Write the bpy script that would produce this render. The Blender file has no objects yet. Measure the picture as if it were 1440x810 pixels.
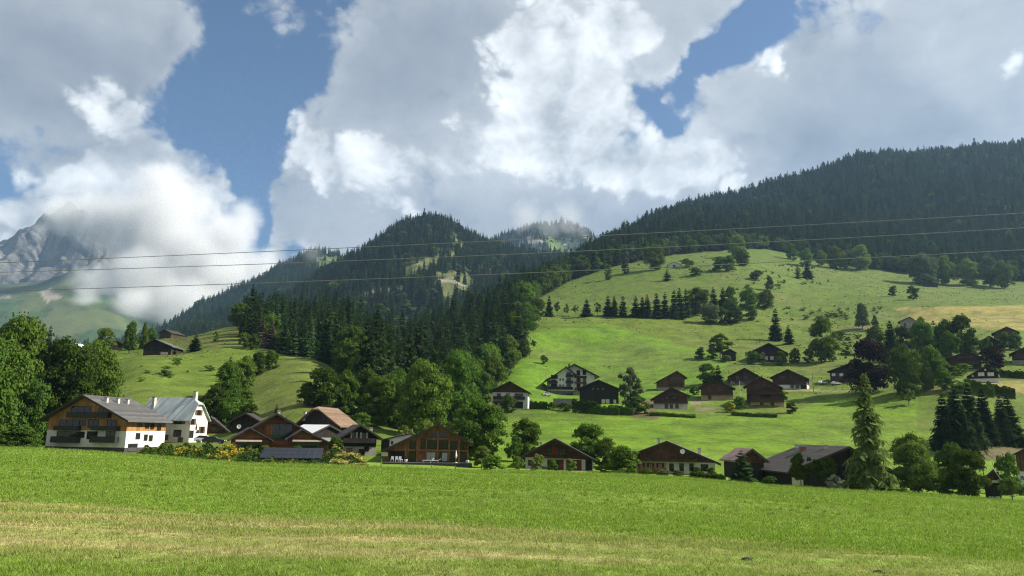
import bpy, math, random
import numpy as np
from mathutils import Vector, Matrix
PI = math.pi
rad = math.radians
RNG = np.random.default_rng(7)
random.seed(11)
SC = bpy.context.scene
COL = SC.collection

# ------------------------------------------------------------------ camera and survey
FPX, CX, CY = 1040.0, 720.0, 405.0
PITCH, ROLL = rad(11.0), rad(1.0)
_c, _s = math.cos(PITCH), math.sin(PITCH)
FWD = np.array((0.0, _c, _s))
_R0 = np.array((1.0, 0.0, 0.0)); _U0 = np.array((0.0, -_s, _c))
RGT = _R0 * math.cos(ROLL) + _U0 * math.sin(ROLL)
UPV = _U0 * math.cos(ROLL) - _R0 * math.sin(ROLL)

def sight(px, py):
    """compass bearing of a surveyed point as a direction with unit depth"""
    d = FWD + RGT * ((px - CX) / FPX) + UPV * ((CY - py) / FPX)
    return d / d[1]

def P(px, py, Y):
    return sight(px, py) * Y

def proj(x, y, z):
    v0 = x * FWD[0] + y * FWD[1] + z * FWD[2]
    r = x * RGT[0] + y * RGT[1] + z * RGT[2]
    u = x * UPV[0] + y * UPV[1] + z * UPV[2]
    return CX + FPX * r / v0, CY - FPX * u / v0

def t_of(px):
    return sight(px, 600)[0]

def z_for(t, Y, py):
    """height of the ground at lateral slope t, depth Y whose survey row is py"""
    k = (CY - py) / FPX
    A = UPV - k * FWD            # A . v = 0
    return -(A[0] * t + A[1]) * Y / A[2]

cam_d = bpy.data.cameras.new('camera'); cam = bpy.data.objects.new('camera', cam_d); COL.objects.link(cam)
cam_d.sensor_width = 36.0; cam_d.sensor_fit = 'HORIZONTAL'; cam_d.lens = 36.0 * FPX / 1440.0
cam_d.clip_start = 0.1; cam_d.clip_end = 40000
M = Matrix.Identity(4)
for i in range(3):
    M[i][0] = RGT[i]; M[i][1] = UPV[i]; M[i][2] = -FWD[i]
cam.matrix_world = M
SC.camera = cam

# ------------------------------------------------------------------ numeric helpers
def pchip(x, y, xi):
    x = np.asarray(x, float); y = np.asarray(y, float); xi = np.clip(np.asarray(xi, float), x[0], x[-1])
    h = np.diff(x); d = np.diff(y) / h
    m = np.zeros_like(x)
    if len(x) == 2:
        m[:] = d[0]
    else:
        w1 = 2 * h[1:] + h[:-1]; w2 = h[1:] + 2 * h[:-1]
        ok = d[:-1] * d[1:] > 0
        with np.errstate(divide='ignore', invalid='ignore'):
            mm = (w1 + w2) / (w1 / d[:-1] + w2 / d[1:])
        m[1:-1] = np.where(ok, mm, 0.0)
        m[0] = d[0]; m[-1] = d[-1]
    k = np.clip(np.searchsorted(x, xi) - 1, 0, len(x) - 2)
    s = (xi - x[k]) / h[k]
    h00 = 2 * s**3 - 3 * s**2 + 1; h10 = s**3 - 2 * s**2 + s
    h01 = -2 * s**3 + 3 * s**2; h11 = s**3 - s**2
    return h00 * y[k] + h10 * h[k] * m[k] + h01 * y[k + 1] + h11 * h[k] * m[k + 1]

def _hash(ix, iy, seed):
    n = (ix.astype(np.int64) * 374761393 + iy.astype(np.int64) * 668265263 + seed * 982451653) & 0x7fffffff
    n = ((n ^ (n >> 13)) * 1274126177) & 0x7fffffff
    n = n ^ (n >> 16)
    return (n & 0xffff) / 65535.0

def vnoise(x, y, seed=0):
    x = np.asarray(x, float); y = np.asarray(y, float)
    ix = np.floor(x); iy = np.floor(y); fx = x - ix; fy = y - iy
    fx = fx * fx * (3 - 2 * fx); fy = fy * fy * (3 - 2 * fy)
    a = _hash(ix, iy, seed); b = _hash(ix + 1, iy, seed); c = _hash(ix, iy + 1, seed); d = _hash(ix + 1, iy + 1, seed)
    return (a * (1 - fx) + b * fx) * (1 - fy) + (c * (1 - fx) + d * fx) * fy - 0.5

def fbm(x, y, seed=0, octv=4, gain=0.5):
    r = 0; a = 1.0
    for o in range(octv):
        r = r + a * vnoise(x * 2**o + 17.3 * o, y * 2**o - 9.1 * o, seed + o); a *= gain
    return r

def inpoly(px, py, poly):
    px = np.asarray(px, float); py = np.asarray(py, float)
    r = np.zeros(px.shape, bool); n = len(poly); j = n - 1
    for i in range(n):
        xi, yi = poly[i]; xj, yj = poly[j]
        if yi != yj:
            c = ((yi > py) != (yj > py)) & (px < (xj - xi) * (py - yi) / (yj - yi) + xi)
            r ^= c
        j = i
    return r

def mesh_np(name, verts, faces, mats=(), smooth=False, mat_idx=None):
    """faces: (n,k) integer array"""
    me = bpy.data.meshes.new(name)
    verts = np.asarray(verts, np.float32); faces = np.asarray(faces, np.int32)
    n, k = faces.shape
    me.vertices.add(len(verts)); me.vertices.foreach_set('co', verts.ravel())
    me.loops.add(n * k); me.loops.foreach_set('vertex_index', faces.ravel())
    me.polygons.add(n); me.polygons.foreach_set('loop_start', np.arange(n, dtype=np.int32) * k)
    me.polygons.foreach_set('loop_total', np.full(n, k, np.int32))
    if smooth: me.polygons.foreach_set('use_smooth', np.ones(n, bool))
    for m in mats: me.materials.append(m)
    if mat_idx is not None: me.polygons.foreach_set('material_index', np.asarray(mat_idx, np.int32))
    me.update(calc_edges=True); me.validate()
    return me

def link(name, data, parent=None):
    o = bpy.data.objects.new(name, data); COL.objects.link(o)
    if parent is not None: o.parent = parent
    return o

def tag(o, label=None, cat=None, group=None, kind=None):
    if label: o['label'] = label
    if cat: o['category'] = cat
    if group: o['group'] = group
    if kind: o['kind'] = kind
    return o

# ------------------------------------------------------------------ shader helpers
class X:
    """a float socket with arithmetic"""
    def __init__(s, nt, v): s.nt = nt; s.v = v
    def _op(s, op, *o, clamp=False):
        n = s.nt.nodes.new('ShaderNodeMath'); n.operation = op; n.use_clamp = clamp
        for i, a in enumerate((s,) + o):
            a = a.v if isinstance(a, X) else a
            if isinstance(a, (int, float)): n.inputs[i].default_value = a
            else: s.nt.links.new(a, n.inputs[i])
        return X(s.nt, n.outputs[0])
    def __add__(s, o): return s._op('ADD', o)
    __radd__ = __add__
    def __mul__(s, o): return s._op('MULTIPLY', o)
    __rmul__ = __mul__
    def __sub__(s, o): return s._op('SUBTRACT', o)
    def __rsub__(s, o): return X(s.nt, float(o))._op('SUBTRACT', s)
    def __truediv__(s, o): return s._op('DIVIDE', o)
    def f(s, op, *o): return s._op(op, *o)
    def sstep(s, a, b, lo=0.0, hi=1.0, kind='SMOOTHSTEP'):
        n = s.nt.nodes.new('ShaderNodeMapRange'); n.interpolation_type = kind
        s.nt.links.new(s.v, n.inputs['Value'])
        for nm, q in (('From Min', a), ('From Max', b), ('To Min', lo), ('To Max', hi)):
            n.inputs[nm].default_value = q
        return X(s.nt, n.outputs['Result'])

def mixc(nt, fac, a, b, mode='MIX'):
    n = nt.nodes.new('ShaderNodeMix'); n.data_type = 'RGBA'; n.blend_type = mode; n.clamp_factor = True
    def put(v, sock):
        v = v.v if isinstance(v, X) else v
        if isinstance(v, (int, float)): sock.default_value = v
        elif isinstance(v, (tuple, list)): sock.default_value = (*v[:3], 1)
        else: nt.links.new(v, sock)
    put(fac, n.inputs['Factor']); put(a, n.inputs['A']) if False else None
    put(a, n.inputs[6]); put(b, n.inputs[7])
    return n.outputs[2]

def noise(nt, vec, scale, detail=4, rough=0.55, dist=0.0, ty='FBM', out='Fac'):
    n = nt.nodes.new('ShaderNodeTexNoise'); n.noise_type = ty
    n.inputs['Scale'].default_value = scale; n.inputs['Detail'].default_value = detail
    n.inputs['Roughness'].default_value = rough; n.inputs['Distortion'].default_value = dist
    if vec is not None: nt.links.new(vec, n.inputs['Vector'])
    return X(nt, n.outputs[out]) if out == 'Fac' else n.outputs[out]

def new_mat(name):
    m = bpy.data.materials.new(name); m.use_nodes = True
    nt = m.node_tree; nt.nodes.clear()
    out = nt.nodes.new('ShaderNodeOutputMaterial')
    return m, nt, out

MATS = {}
def surf(name, col, rough=0.8, var=0.25, scale=1.5, col2=None, bump=0.0, spec=0.3, planks=0.0, plank_axis='z', metal=0.0, detail=5):
    """general painted / wooden / mineral surface: noise variation, weather stains, optional board joints"""
    if name in MATS: return MATS[name]
    m, nt, out = new_mat(name)
    b = nt.nodes.new('ShaderNodeBsdfPrincipled'); nt.links.new(b.outputs[0], out.inputs[0])
    tc = nt.nodes.new('ShaderNodeTexCoord').outputs['Object']
    n1 = noise(nt, tc, scale, detail, 0.6)
    c2 = col2 or tuple(c * (1 - var) for c in col)
    fac = n1.sstep(0.35, 0.68)
    c = mixc(nt, fac, col, c2)
    if planks:
        sep = nt.nodes.new('ShaderNodeSeparateXYZ'); nt.links.new(tc, sep.inputs[0])
        src = {'z': X(nt, sep.outputs[2]), 'x': X(nt, sep.outputs[0]) + X(nt, sep.outputs[1])}[plank_axis]
        q = src * (1.0 / planks)
        fr = q.f('FRACT')
        line = fr.sstep(0.0, 0.12) 
        idn = q.f('FLOOR')
        wn = nt.nodes.new('ShaderNodeTexWhiteNoise'); wn.noise_dimensions = '1D'; nt.links.new(idn.v, wn.inputs['W'])
        tone = X(nt, wn.outputs['Value']) * 0.5 + 0.72
        k = tone * (line * 0.65 + 0.35)
        cmb = nt.nodes.new('ShaderNodeCombineColor')
        for i in range(3): nt.links.new(k.v, cmb.inputs[i])
        c = mixc(nt, 1.0, c, cmb.outputs[0], 'MULTIPLY')
    nt.links.new(c, b.inputs['Base Color'])
    b.inputs['Roughness'].default_value = rough; b.inputs['Specular IOR Level'].default_value = spec
    b.inputs['Metallic'].default_value = metal
    if bump:
        bp = nt.nodes.new('ShaderNodeBump'); bp.inputs['Strength'].default_value = bump; bp.inputs['Distance'].default_value = 0.05
        nt.links.new(noise(nt, tc, scale * 6, 4).v, bp.inputs['Height']); nt.links.new(bp.outputs[0], b.inputs['Normal'])
    MATS[name] = m
    return m

def leaf_mat(name, c1, c2, trans=0.3, tint=0.5, scale=3.0, rough=0.6):
    """foliage: colour drifts from clump to clump and from tree to tree, some light passes through the leaves"""
    if name in MATS: return MATS[name]
    m, nt, out = new_mat(name)
    oi = nt.nodes.new('ShaderNodeObjectInfo')
    tc = nt.nodes.new('ShaderNodeTexCoord').outputs['Object']
    n = noise(nt, tc, scale, 3, 0.6)
    f = (n - 0.5) * 1.6 + (X(nt, oi.outputs['Random']) - 0.5) * tint * 2 + 0.5
    c = mixc(nt, f, c1, c2)
    hs = nt.nodes.new('ShaderNodeHueSaturation'); nt.links.new(c, hs.inputs['Color'])
    r2 = (X(nt, oi.outputs['Random']) * 7.31).f('FRACT')
    nt.links.new((r2 * 0.03 + 0.485).v, hs.inputs['Hue'])
    nt.links.new((r2 * 0.5 + 0.75).v, hs.inputs['Value'])
    d = nt.nodes.new('ShaderNodeBsdfDiffuse'); tr = nt.nodes.new('ShaderNodeBsdfTranslucent')
    nt.links.new(hs.outputs[0], d.inputs[0]); nt.links.new(hs.outputs[0], tr.inputs[0])
    mx = nt.nodes.new('ShaderNodeMixShader'); mx.inputs[0].default_value = trans
    nt.links.new(d.outputs[0], mx.inputs[1]); nt.links.new(tr.outputs[0], mx.inputs[2])
    nt.links.new(mx.outputs[0], out.inputs[0])
    MATS[name] = m
    return m
# ------------------------------------------------------------------ the ground: surveyed columns (depth, row)
GT = {
 -350: [(118,625),(170,610),(220,560),(300,535),(420,500),(600,510),(1000,545),(2400,560),(7000,590)],
 0:   [(118,631),(136,635),(165,626),(220,585),(300,540),(400,499),(480,500),(650,508),(1000,540),(2400,560),(7000,590)],
 130: [(118,636),(136,639),(165,630),(200,592),(260,545),(320,510),(400,494),(480,492),(650,505),(1000,540),(2400,560),(7000,590)],
 200: [(118,641),(136,642),(165,625),(200,585),(250,540),(310,503),(340,498),(420,485),(520,482),(700,500),(1000,530),(2400,560),(7000,590)],
 250: [(118,645),(165,622),(200,590),(250,548),(310,508),(380,482),(430,472),(520,475),(700,495),(1000,530),(2400,560),(7000,590)],
 320: [(118,651),(170,620),(200,592),(260,545),(320,500),(390,470),(440,459),(520,462),(700,480),(1000,520),(2400,560),(7000,590)],
 350: [(118,653),(170,620),(200,592),(250,545),(310,505),(390,475),(450,458),(600,462),(800,490),(2400,560),(7000,590)],
 425: [(118,655),(165,618),(190,585),(240,540),(290,506),(340,500),(430,485),(560,465),(650,462),(800,480),(1000,510),(2400,560),(7000,590)],
 480: [(118,656),(165,622),(200,590),(250,553),(300,525),(400,505),(550,478),(700,470),(850,490),(1000,510),(2400,560),(7000,590)],
 553: [(118,659),(160,632),(220,600),(300,570),(400,540),(550,510),(700,495),(900,500),(1100,515),(2400,560),(7000,590)],
 620: [(118,661),(135,656),(170,630),(250,598),(350,560),(480,515),(620,482),(720,472),(900,490),(1100,510),(2400,550),(7000,590)],
 690: [(118,664),(150,648),(200,618),(260,583),(310,556),(400,520),(520,478),(650,448),(760,440),(1000,455),(1200,480),(2400,530),(7000,590)],
 735: [(118,664),(150,650),(200,620),(260,580),(300,560),(400,505),(460,470),(540,446),(640,430),(800,412),(950,415),(1200,440),(2400,500),(7000,590)],
 800: [(118,666),(150,652),(200,620),(265,578),(300,570),(345,553),(400,515),(470,472),(540,446),(640,425),(800,398),(1000,385),(1200,390),(1500,410),(2400,470),(7000,590)],
 850: [(118,668),(150,656),(200,624),(268,577),(300,566),(345,550),(400,515),(470,474),(540,447),(650,420),(800,390),(1000,366),(1200,355),(1500,352),(1800,370),(2400,420),(7000,590)],
 950: [(118,673),(150,660),(200,628),(268,577),(310,556),(360,530),(420,500),(480,475),(540,450),(640,415),(800,382),(950,364),(1200,338),(1600,312),(1900,305),(2500,350),(7000,590)],
 1050: [(118,681),(150,668),(200,632),(265,576),(310,550),(370,515),(400,505),(480,475),(560,447),(650,412),(800,377),(950,360),(1200,335),(1600,304),(2000,284),(2600,340),(7000,590)],
 1150: [(118,688),(150,672),(200,635),(265,575),(310,548),(370,515),(420,492),(500,468),(580,445),(680,415),(800,395),(950,374),(1200,345),(1600,295),(2000,255),(2600,320),(7000,590)],
 1250: [(118,694),(150,678),(200,640),(250,585),(285,552),(340,525),(420,490),(500,465),(560,448),(640,425),(800,402),(950,388),(1200,350),(1600,280),(2050,227),(2700,300),(7000,590)],
 1350: [(118,701),(150,690),(200,640),(240,595),(280,543),(330,520),(400,492),(470,470),(540,445),(600,430),(750,413),(950,398),(1200,350),(1600,275),(2050,218),(2700,290),(7000,590)],
 1440: [(118,707),(150,698),(200,655),(240,605),(280,545),(330,515),(400,490),(460,468),(540,445),(620,430),(780,415),(950,402),(1200,350),(1600,265),(2050,209),(2700,280),(7000,590)],
 1800: [(118,730),(150,725),(200,680),(280,560),(400,500),(540,455),(780,425),(950,410),(1200,350),(1600,255),(2050,200),(2700,270),(7000,590)],
}
YG = np.concatenate([np.geomspace(3.0, 2700, 560), np.geomspace(2800, 7000, 8)])
LYG = np.log(YG)
cols = sorted(GT)
tcol = np.array([t_of(p) for p in cols])
Ecol = []
for p, t in zip(cols, tcol):
    rows = sorted(GT[p])
    z118 = z_for(t, *rows[0])
    near = [(3, -2.62), (8, -2.64), (12, -2.68), (22, -2.68 + (z118 + 2.68) * 0.09), (45, -2.68 + (z118 + 2.68) * 0.30), (80, -2.68 + (z118 + 2.68) * 0.63)]
    Y = [a for a, b in near] + [a for a, b in rows]
    e = [b / a for a, b in near] + [z_for(t, a, b) / a for a, b in rows]
    Ecol.append(pchip(np.log(Y), e, LYG))
Ecol = np.array(Ecol)                                   # (ncol, nY)
TG = np.concatenate([[-4.0, -2.5, -1.7, -1.3], np.array([t_of(p) for p in np.arange(-420, 1864, 4)]), [1.3, 1.7, 2.5, 4.0]])
EG = np.empty((len(TG), len(YG)))
tt = np.clip(TG, tcol[0], tcol[-1])
for j in range(len(YG)):
    EG[:, j] = pchip(tcol, Ecol[:, j], tt)
# light smoothing across columns so the survey stations do not show
for _ in range(14):
    EG[1:-1] = 0.25 * EG[:-2] + 0.5 * EG[1:-1] + 0.25 * EG[2:]
ZG = EG * YG[None, :]
XG = TG[:, None] * YG[None, :]
YY = np.broadcast_to(YG[None, :], XG.shape).copy()
amp = np.interp(YY, [60, 125, 200, 400, 1000, 2500, 7000], [0.0, 0.05, 0.5, 1.6, 5.0, 16.0, 16.0])
wl = np.interp(YY, [0, 200, 500, 1500], [20, 30, 60, 160])
ZG += amp * 1.6 * fbm(XG / 45.0, YY / 45.0, 3, 4) * np.where(YY < 600, 1, 0.25) + np.where(YY > 500, 1, 0) * np.interp(YY, [500, 2000], [0, 30]) * fbm(XG / 190.0, YY / 260.0, 9, 4)
ZG += 0.05 * fbm(XG / 2.3, YY / 2.3, 21, 2) * np.interp(YY, [3, 100, 140], [1, 1, 0]) + 0.22 * fbm(XG / 14.0, YY / 14.0, 23, 2) * np.interp(YY, [3, 14, 110, 140], [0, 1, 1, 0])

def _bil(A, t, Y):
    t = np.asarray(t, float); ly = np.log(np.clip(np.asarray(Y, float), YG[0], YG[-1]))
    i = np.clip(np.searchsorted(TG, t) - 1, 0, len(TG) - 2); j = np.clip(np.searchsorted(LYG, ly) - 1, 0, len(YG) - 2)
    a = np.clip((t - TG[i]) / (TG[i + 1] - TG[i]), 0, 1); b = np.clip((ly - LYG[j]) / (LYG[j + 1] - LYG[j]), 0, 1)
    return A[i, j] * (1 - a) * (1 - b) + A[i + 1, j] * a * (1 - b) + A[i, j + 1] * (1 - a) * b + A[i + 1, j + 1] * a * b

def gz(x, y):
    x = np.asarray(x, float); y = np.asarray(y, float)
    return _bil(ZG, x / y, y)

def hit(px, py, ymin=20.0, ymax=2400.0):
    """where the sight line over (px,py) first meets the ground"""
    d = sight(px, py)
    Ys = np.geomspace(ymin, ymax, 2600)
    g = _bil(ZG, np.full_like(Ys, d[0]), Ys)
    k = np.nonzero(d[2] * Ys <= g)[0]
    if not len(k):
        k = [int(np.argmin(d[2] * Ys / Ys - g / Ys))]
    Y = float(Ys[k[0]])
    return d[0] * Y, Y, float(_bil(ZG, d[0], Y))

PADS = []           # (x, y, z, radius) level building plots
def apply_pads():
    global ZG
    if not PADS: return
    num = np.zeros_like(ZG); den = np.full_like(ZG, 0.02); wmax = np.zeros_like(ZG)
    for x, y, z, r in PADS:
        d = np.hypot(XG - x, YY - y) / r
        w = np.where(d < 3, np.exp(-(d * 0.95) ** 4), 0)
        num += w * (z - ZG); den = np.maximum(den, 0) + w; wmax = np.maximum(wmax, w)
    ZG = ZG + num / den * np.clip(wmax * 1.02, 0, 1)

def ground_colours():
    px, py = proj(XG, YY, ZG)
    C = np.zeros(XG.shape + (3,))
    G = np.zeros(XG.shape)
    def put(c, mask, soft=None):
        m = np.asarray(mask, float)[..., None]
        C[:] = C * (1 - m) + np.array(c) * m
    put((.096, .142, .018), np.ones_like(px))
    n1 = fbm(XG / 30, YY / 30, 41, 4); n2 = fbm(XG / 9, YY / 12, 51, 3)
    put((.140, .230, .028), (YY < 132))                                              # front hay meadow
    # dry stripe where the hay lay
    drift = 2.2 * fbm(XG / 7, YY / 7, 61, 4) + 1.3 * fbm(XG / 1.3, YY / 1.3, 65, 3)
    yb0 = 25.8 - 0.24 * XG
    m = 1 / (1 + np.exp(-(YY - 16.9 + drift * 0.55) / 0.55)) * 1 / (1 + np.exp((YY - yb0 + drift * 0.7) / 0.5))
    fade = np.clip(np.interp(XG / YY, [-.7, -.05, 0.25, 0.7], [1.0, .95, .62, .42]), 0, 1)
    stripe = 0.72 + 0.5 * np.clip(np.sin(YY * 2.1 + XG * 0.06 + 1.5 * fbm(XG / 4, YY / 4, 68, 2)), -1, 1) * 0.5 + 0.5 * fbm(XG / 2.5, YY / 0.9, 66, 3)
    m = np.clip(m * fade * stripe, 0, 1)
    put((.330, .310, .130), m)
    m2 = np.clip(0.30 * 1 / (1 + np.exp((YY - 15.3 + drift * .6) / 0.6)) + 0.15, 0, .4) * (YY < 18)
    put((.185, .240, .050), m2)
    band = np.clip(0.35 + 0.9 * fbm(XG / 60, YY / 6, 71, 3), 0, 1) * ((YY > 26) & (YY < 130))
    put((.168, .242, .042), band * 0.55)
    up = YY > 132
    put((.112, .192, .014), up & inpoly(px, py, [(690,590),(1110,583),(1160,560),(1290,555),(1290,600),(1450,640),(1900,700),(1900,740),(600,690),(640,640)]))
    put((.102, .190, .014), up & inpoly(px, py, [(735,470),(850,455),(960,485),(1030,505),(1010,530),(1060,560),(900,580),(700,580),(700,545),(750,480)]))
    put((.104, .142, .020), up & inpoly(px, py, [(740,445),(830,450),(960,485),(1040,500),(1180,530),(1180,440),(960,440),(740,440)]))
    up2 = up & (YY > 480)
    put((.088, .130, .020), up2 & (px > 740) & (py < 446))
    put((.104, .150, .020), up & inpoly(px, py, [(130,590),(130,500),(200,500),(340,470),(350,500),(300,590)]))
    put((.105, .120, .026), up & inpoly(px, py, [(225,485),(240,465),(350,450),(352,480),(300,492)]))
    put((.110, .146, .022), up & inpoly(px, py, [(320,590),(350,530),(425,497),(480,520),(500,560),(470,600)]))
    hay = up & (YY > 400) & inpoly(px, py, [(1255,432),(1440,429),(1900,427),(1900,462),(1440,464),(1300,458)])
    put((.26, .215, .065), hay)
    put((.125, .145, .035), hay * np.clip(1.2 * np.sin(py * 1.05 + px * .02 + 2 * n1), 0, 1) * 0.6)
    put((.21, .19, .055), up & (YY > 240) & (YY < 330) & inpoly(px, py, [(1300,536),(1900,530),(1900,556),(1300,552)]))
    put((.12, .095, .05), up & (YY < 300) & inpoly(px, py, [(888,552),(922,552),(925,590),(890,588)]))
    put((.14, .13, .06), up & inpoly(px, py, [(1185,459),(1232,459),(1232,466),(1185,466)]))
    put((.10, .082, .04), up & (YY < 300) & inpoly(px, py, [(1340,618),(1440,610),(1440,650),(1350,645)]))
    for pl, cc in (([(968,567),(985,561),(1004,557),(1012,561),(990,567),(974,573)], (.20,.165,.10)), ([(976,574),(1006,573),(1006,577),(978,578)], (.17,.15,.08)), ([(1105,546),(1200,549),(1200,552),(1105,550)], (.19,.19,.07)), ([(664,560),(690,566),(692,571),(664,564)], (.20,.19,.16)), ([(1130,470),(1190,468),(1190,471),(1130,473)], (.17,.15,.07)), ([(1344,556),(1450,552),(1450,556),(1344,560)], (.17,.17,.07))):
        put(cc, up & (YY < 420) & inpoly(px + 2 * n2, py + .8 * n1, pl))
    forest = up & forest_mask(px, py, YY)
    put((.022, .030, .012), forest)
    ylw = up & ~forest & (YY > 150)
    # pasture: paler tufts, darker hollows, cattle paths along the contour
    put((.125, .125, .045), ylw * np.clip(n1 * 1.5 + 0.05, 0, 1) * 0.55)
    put((.035, .060, .012), ylw * np.clip(-n2 * 1.6 - 0.12, 0, 1) * 0.55)
    strk = np.clip(fbm(XG / 55, ZG / .55, 77, 3) * 1.6 - .12, 0, 1) * ylw
    put((.050, .100, .014), strk * .55)
    terr = np.clip(np.sin(ZG * 2.4 + 5 * n1) - 0.55, 0, 1) * (YY > 185)
    put((.045, .075, .014), ylw * terr * 0.8)
    return C

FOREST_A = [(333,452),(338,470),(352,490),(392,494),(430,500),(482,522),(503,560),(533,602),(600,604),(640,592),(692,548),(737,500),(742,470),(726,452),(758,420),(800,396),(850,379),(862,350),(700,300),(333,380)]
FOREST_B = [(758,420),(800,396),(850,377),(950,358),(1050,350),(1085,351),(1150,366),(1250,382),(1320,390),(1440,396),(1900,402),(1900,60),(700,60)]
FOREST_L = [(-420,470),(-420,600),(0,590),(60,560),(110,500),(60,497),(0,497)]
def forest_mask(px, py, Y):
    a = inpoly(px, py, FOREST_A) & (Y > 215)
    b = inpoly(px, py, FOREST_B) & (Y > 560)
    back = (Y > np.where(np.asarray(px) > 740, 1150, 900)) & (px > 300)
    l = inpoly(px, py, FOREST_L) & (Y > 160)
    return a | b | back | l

def ground_material():
    m, nt, out = new_mat('meadow_ground')
    b = nt.nodes.new('ShaderNodeBsdfPrincipled'); nt.links.new(b.outputs[0], out.inputs[0])
    at = nt.nodes.new('ShaderNodeAttribute'); at.attribute_name = 'soil'
    tc = nt.nodes.new('ShaderNodeTexCoord').outputs['Object']
    n1 = noise(nt, tc, 2.2, 6, 0.7); n2 = noise(nt, tc, 0.12, 5, 0.65); n3 = noise(nt, tc, 0.6, 4, 0.6)
    k = (n1 - 0.5) * 1.2 + (n2 - 0.5) * 1.2 + (n3 - 0.5) * 1.3 + 1.0
    cmb = nt.nodes.new('ShaderNodeCombineColor')
    for i in range(3): nt.links.new(k.v, cmb.inputs[i])
    c = mixc(nt, 1.0, at.outputs['Color'], cmb.outputs[0], 'MULTIPLY')
    hs = nt.nodes.new('ShaderNodeHueSaturation'); nt.links.new(c, hs.inputs['Color'])
    nt.links.new((n3 * 0.05 + 0.475).v, hs.inputs['Hue'])
    nt.links.new(hs.outputs[0], b.inputs['Base Color'])
    b.inputs['Roughness'].default_value = 0.9; b.inputs['Specular IOR Level'].default_value = 0.1
    bp = nt.nodes.new('ShaderNodeBump'); bp.inputs['Strength'].default_value = 0.7; bp.inputs['Distance'].default_value = 0.25
    nt.links.new((n1 + n3 * 2.0).v, bp.inputs['Height']); nt.links.new(bp.outputs[0], b.inputs['Normal'])
    return m

def build_ground():
    ni, nj = XG.shape
    V = np.stack([XG, YY, ZG], -1).reshape(-1, 3)
    idx = np.arange(ni * nj).reshape(ni, nj)
    Fc = np.stack([idx[:-1, :-1], idx[1:, :-1], idx[1:, 1:], idx[:-1, 1:]], -1).reshape(-1, 4)
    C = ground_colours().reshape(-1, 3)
    # the strip under and behind the viewer
    x0 = np.array([-80., -12., 12., 80.])
    extra = np.array([(-400, -60, -2.9), (400, -60, -2.9), (400, 3, -2.75), (-400, 3, -2.75)], float)
    nv = len(V); V = np.vstack([V, extra]); C = np.vstack([C, np.tile((.068, .13, .016), (4, 1))])
    Fc = np.vstack([Fc, [[nv, nv + 1, nv + 2, nv + 3]]])
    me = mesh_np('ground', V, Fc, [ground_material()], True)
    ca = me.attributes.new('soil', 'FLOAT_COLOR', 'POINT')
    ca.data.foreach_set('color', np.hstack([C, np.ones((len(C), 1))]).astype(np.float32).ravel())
    o = link('ground', me); tag(o, kind='structure'); return o

# ------------------------------------------------------------------ mountains behind, each a lofted slope
def loft(name, rows, px0, px1, n, sub, mat, rough=(0, 1), seed=0, colour=None, ridged=0.0):
    pxs = np.linspace(px0, px1, n)
    R = []
    for r in rows:
        a = np.array(r, float)
        R.append(np.stack([pchip(a[:, 0], a[:, 1], pxs), pchip(a[:, 0], a[:, 2], pxs)], -1))
    R = np.array(R)                                   # rows, n, (py,Y)
    s = np.linspace(0, len(rows) - 1, sub)
    PY = np.empty((sub, n)); YV = np.empty((sub, n))
    for i in range(n):
        PY[:, i] = pchip(np.arange(len(rows)), R[:, i, 0], s); YV[:, i] = pchip(np.arange(len(rows)), R[:, i, 1], s)
    V = np.empty((sub, n, 3))
    for i in range(n):
        for j in range(sub):
            V[j, i] = P(pxs[i], PY[j, i], YV[j, i])
    a, w = rough
    f = fbm(V[..., 0] / w, (V[..., 1] + V[..., 2]) / w, seed, 5, 0.55)
    g = -np.abs(fbm(V[..., 0] / (w * 0.7), (V[..., 1] + 0.5 * V[..., 2]) / (w * 1.6), seed + 31, 4))
    V[..., 2] += a * f + ridged * g; V[..., 1] -= 0.8 * a * f
    idx = np.arange(sub * n).reshape(sub, n)
    Fc = np.stack([idx[:-1, :-1], idx[:-1, 1:], idx[1:, 1:], idx[1:, :-1]], -1).reshape(-1, 4)
    me = mesh_np(name, V.reshape(-1, 3), Fc, [mat], True)
    if colour is not None:
        px, py = proj(V[..., 0], V[..., 1], V[..., 2])
        C = colour(px, py, V).reshape(-1, 3)
        ca = me.attributes.new('soil', 'FLOAT_COLOR', 'POINT')
        ca.data.foreach_set('color', np.hstack([C, np.ones((len(C), 1))]).astype(np.float32).ravel())
    o = link(name, me); tag(o, kind='structure')
    return o, V

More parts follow.
